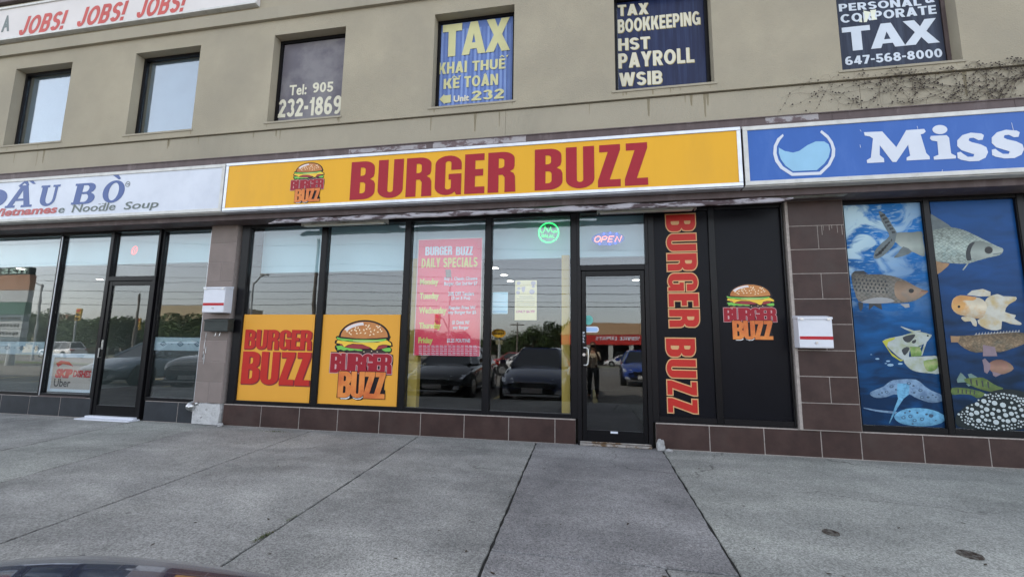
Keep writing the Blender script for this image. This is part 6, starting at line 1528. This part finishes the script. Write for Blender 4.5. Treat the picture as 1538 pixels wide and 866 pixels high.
pts = ppt((0,0,.86),(0,.01,1.0),(0,.015,1.14),(0,.01,1.25),(0,.01,1.33),(0,.03,1.40),
          (.09,0,.80),(.10,.02,.46),(.11,-.01,.10),(.115,.09,.04),(-.09,0,.80),(-.10,.02,.46),(-.11,-.01,.10),(-.115,.09,.04),
          (.155,.0,1.26),(.20,.10,1.08),(.10,.36,1.30),(.07,.44,1.40),(-.155,.0,1.26),(-.20,.10,1.08),(-.10,.36,1.30),(-.07,.44,1.40))
edges = [(0,1),(1,2),(2,3),(3,4),(4,5),(0,6),(6,7),(7,8),(8,9),(0,10),(10,11),(11,12),(12,13),(3,14),(14,15),(15,16),(16,17),(3,18),(18,19),(19,20),(20,21)]
rad = [(.14,.10),(.125,.09),(.14,.10),(.13,.09),.055,.05,.085,.06,.042,.035,.085,.06,.042,.035,.06,.045,.032,.03,.06,.045,.032,.03]
o = skin('body', pts, edges, rad, m_skin); o.parent = P
# clothes over the body
sh = skin('shirt', [pts[i] for i in (0,1,2,3,14,15,18,19)], [(0,1),(1,2),(2,3),(3,4),(4,5),(3,6),(6,7)], [(.155,.11),(.14,.105),(.155,.115),(.145,.10),.072,.058,.072,.058], m_shirt, root=1); sh.parent = P
pn = skin('trousers', [pts[i] for i in (0,6,7,8,10,11,12)], [(0,1),(1,2),(2,3),(0,4),(4,5),(5,6)], [(.15,.112),.10,.075,.055,.10,.075,.055], m_pants); pn.parent = P
bm = bmesh.new(); bmesh.ops.create_uvsphere(bm, u_segments=24, v_segments=16, radius=1)
for v in bm.verts:
    x, y, z = v.co; k = 1-.18*max(0, -z); f = .095*(1 + (.14 if (abs(x) < .2 and y > .8 and -.25 < z < .1) else 0)); v.co = Vector((x*.075*k, y*f*k, z*.115))
me = bpy.data.meshes.new('head'); bm.to_mesh(me); bm.free(); me.materials.append(m_skin); [setattr(p, 'use_smooth', True) for p in me.polygons]
hd = bpy.data.objects.new('head', me); C.objects.link(hd); hd.parent = P; hd.location = (0, .05, 1.485)
hb = MB().lathe([(.001, .125), (.05, .118), (.078, .085), (.088, .03), (.086, -.03), (.07, -.07)], 18).build('hair', m_hair, None, smooth=True); hb.parent = hd; hb.location = (0, -.018, 0)
for sx in (-1, 1):
    e_ = MB().lathe([(.001, -.008), (.010, 0), (.001, .008)], 8, org=(sx*.028, .086, .0)).build('eye', m_hair, None, smooth=True); e_.parent = hd; e_.location = (0, 0, 0)
    e_ = MB().lathe([(.001, -.03), (.012, 0), (.001, .03)], 8, org=(sx*.076, 0, -.005)).build('ear', m_skin, None, smooth=True); e_.parent = hd; e_.location = (0, 0, 0)
    s_ = skin('shoe', [(sx*.11, -.05, .045), (sx*.112, .06, .04), (sx*.115, .16, .03)], [(0,1),(1,2)], [(.045,.045),(.046,.04),(.038,.028)], m_shoe, sub=1); s_.parent = P
    # hand: palm with four fingers and a thumb curled round the phone
    hx, hy, hz = sx*.07, .46, 1.44
    hp = [(sx*.07,.44,1.41),(sx*.072,.465,1.455),(sx*.074,.475,1.50)]; he = [(0,1),(1,2)]; hr = [.028,.034,.026]
    for q in range(4):
        b0 = len(hp); zz = 1.455+q*.017
        hp += [(sx*.078,.49,zz),(sx*.070,.512,zz+.004),(sx*.052,.516,zz+.003)]; he += [(1 if q < 2 else 2, b0),(b0,b0+1),(b0+1,b0+2)]; hr += [.0095,.0085,.0075]
    b0 = len(hp); hp += [(sx*.062,.452,1.47),(sx*.046,.462,1.49)]; he += [(1,b0),(b0,b0+1)]; hr += [.010,.009]
    h_ = skin('hand', hp, he, hr, m_skin, root=1, sub=1); h_.parent = P
ph = MB().box(PX-.078, PX+.078, -6.292, -6.283, 1.29, 1.37).build('phone', m_grille); bevel(ph, .004, 2); tag(ph, 'black phone held level in both hands by the person', 'phone')
ph.location = (0, 0, 0)
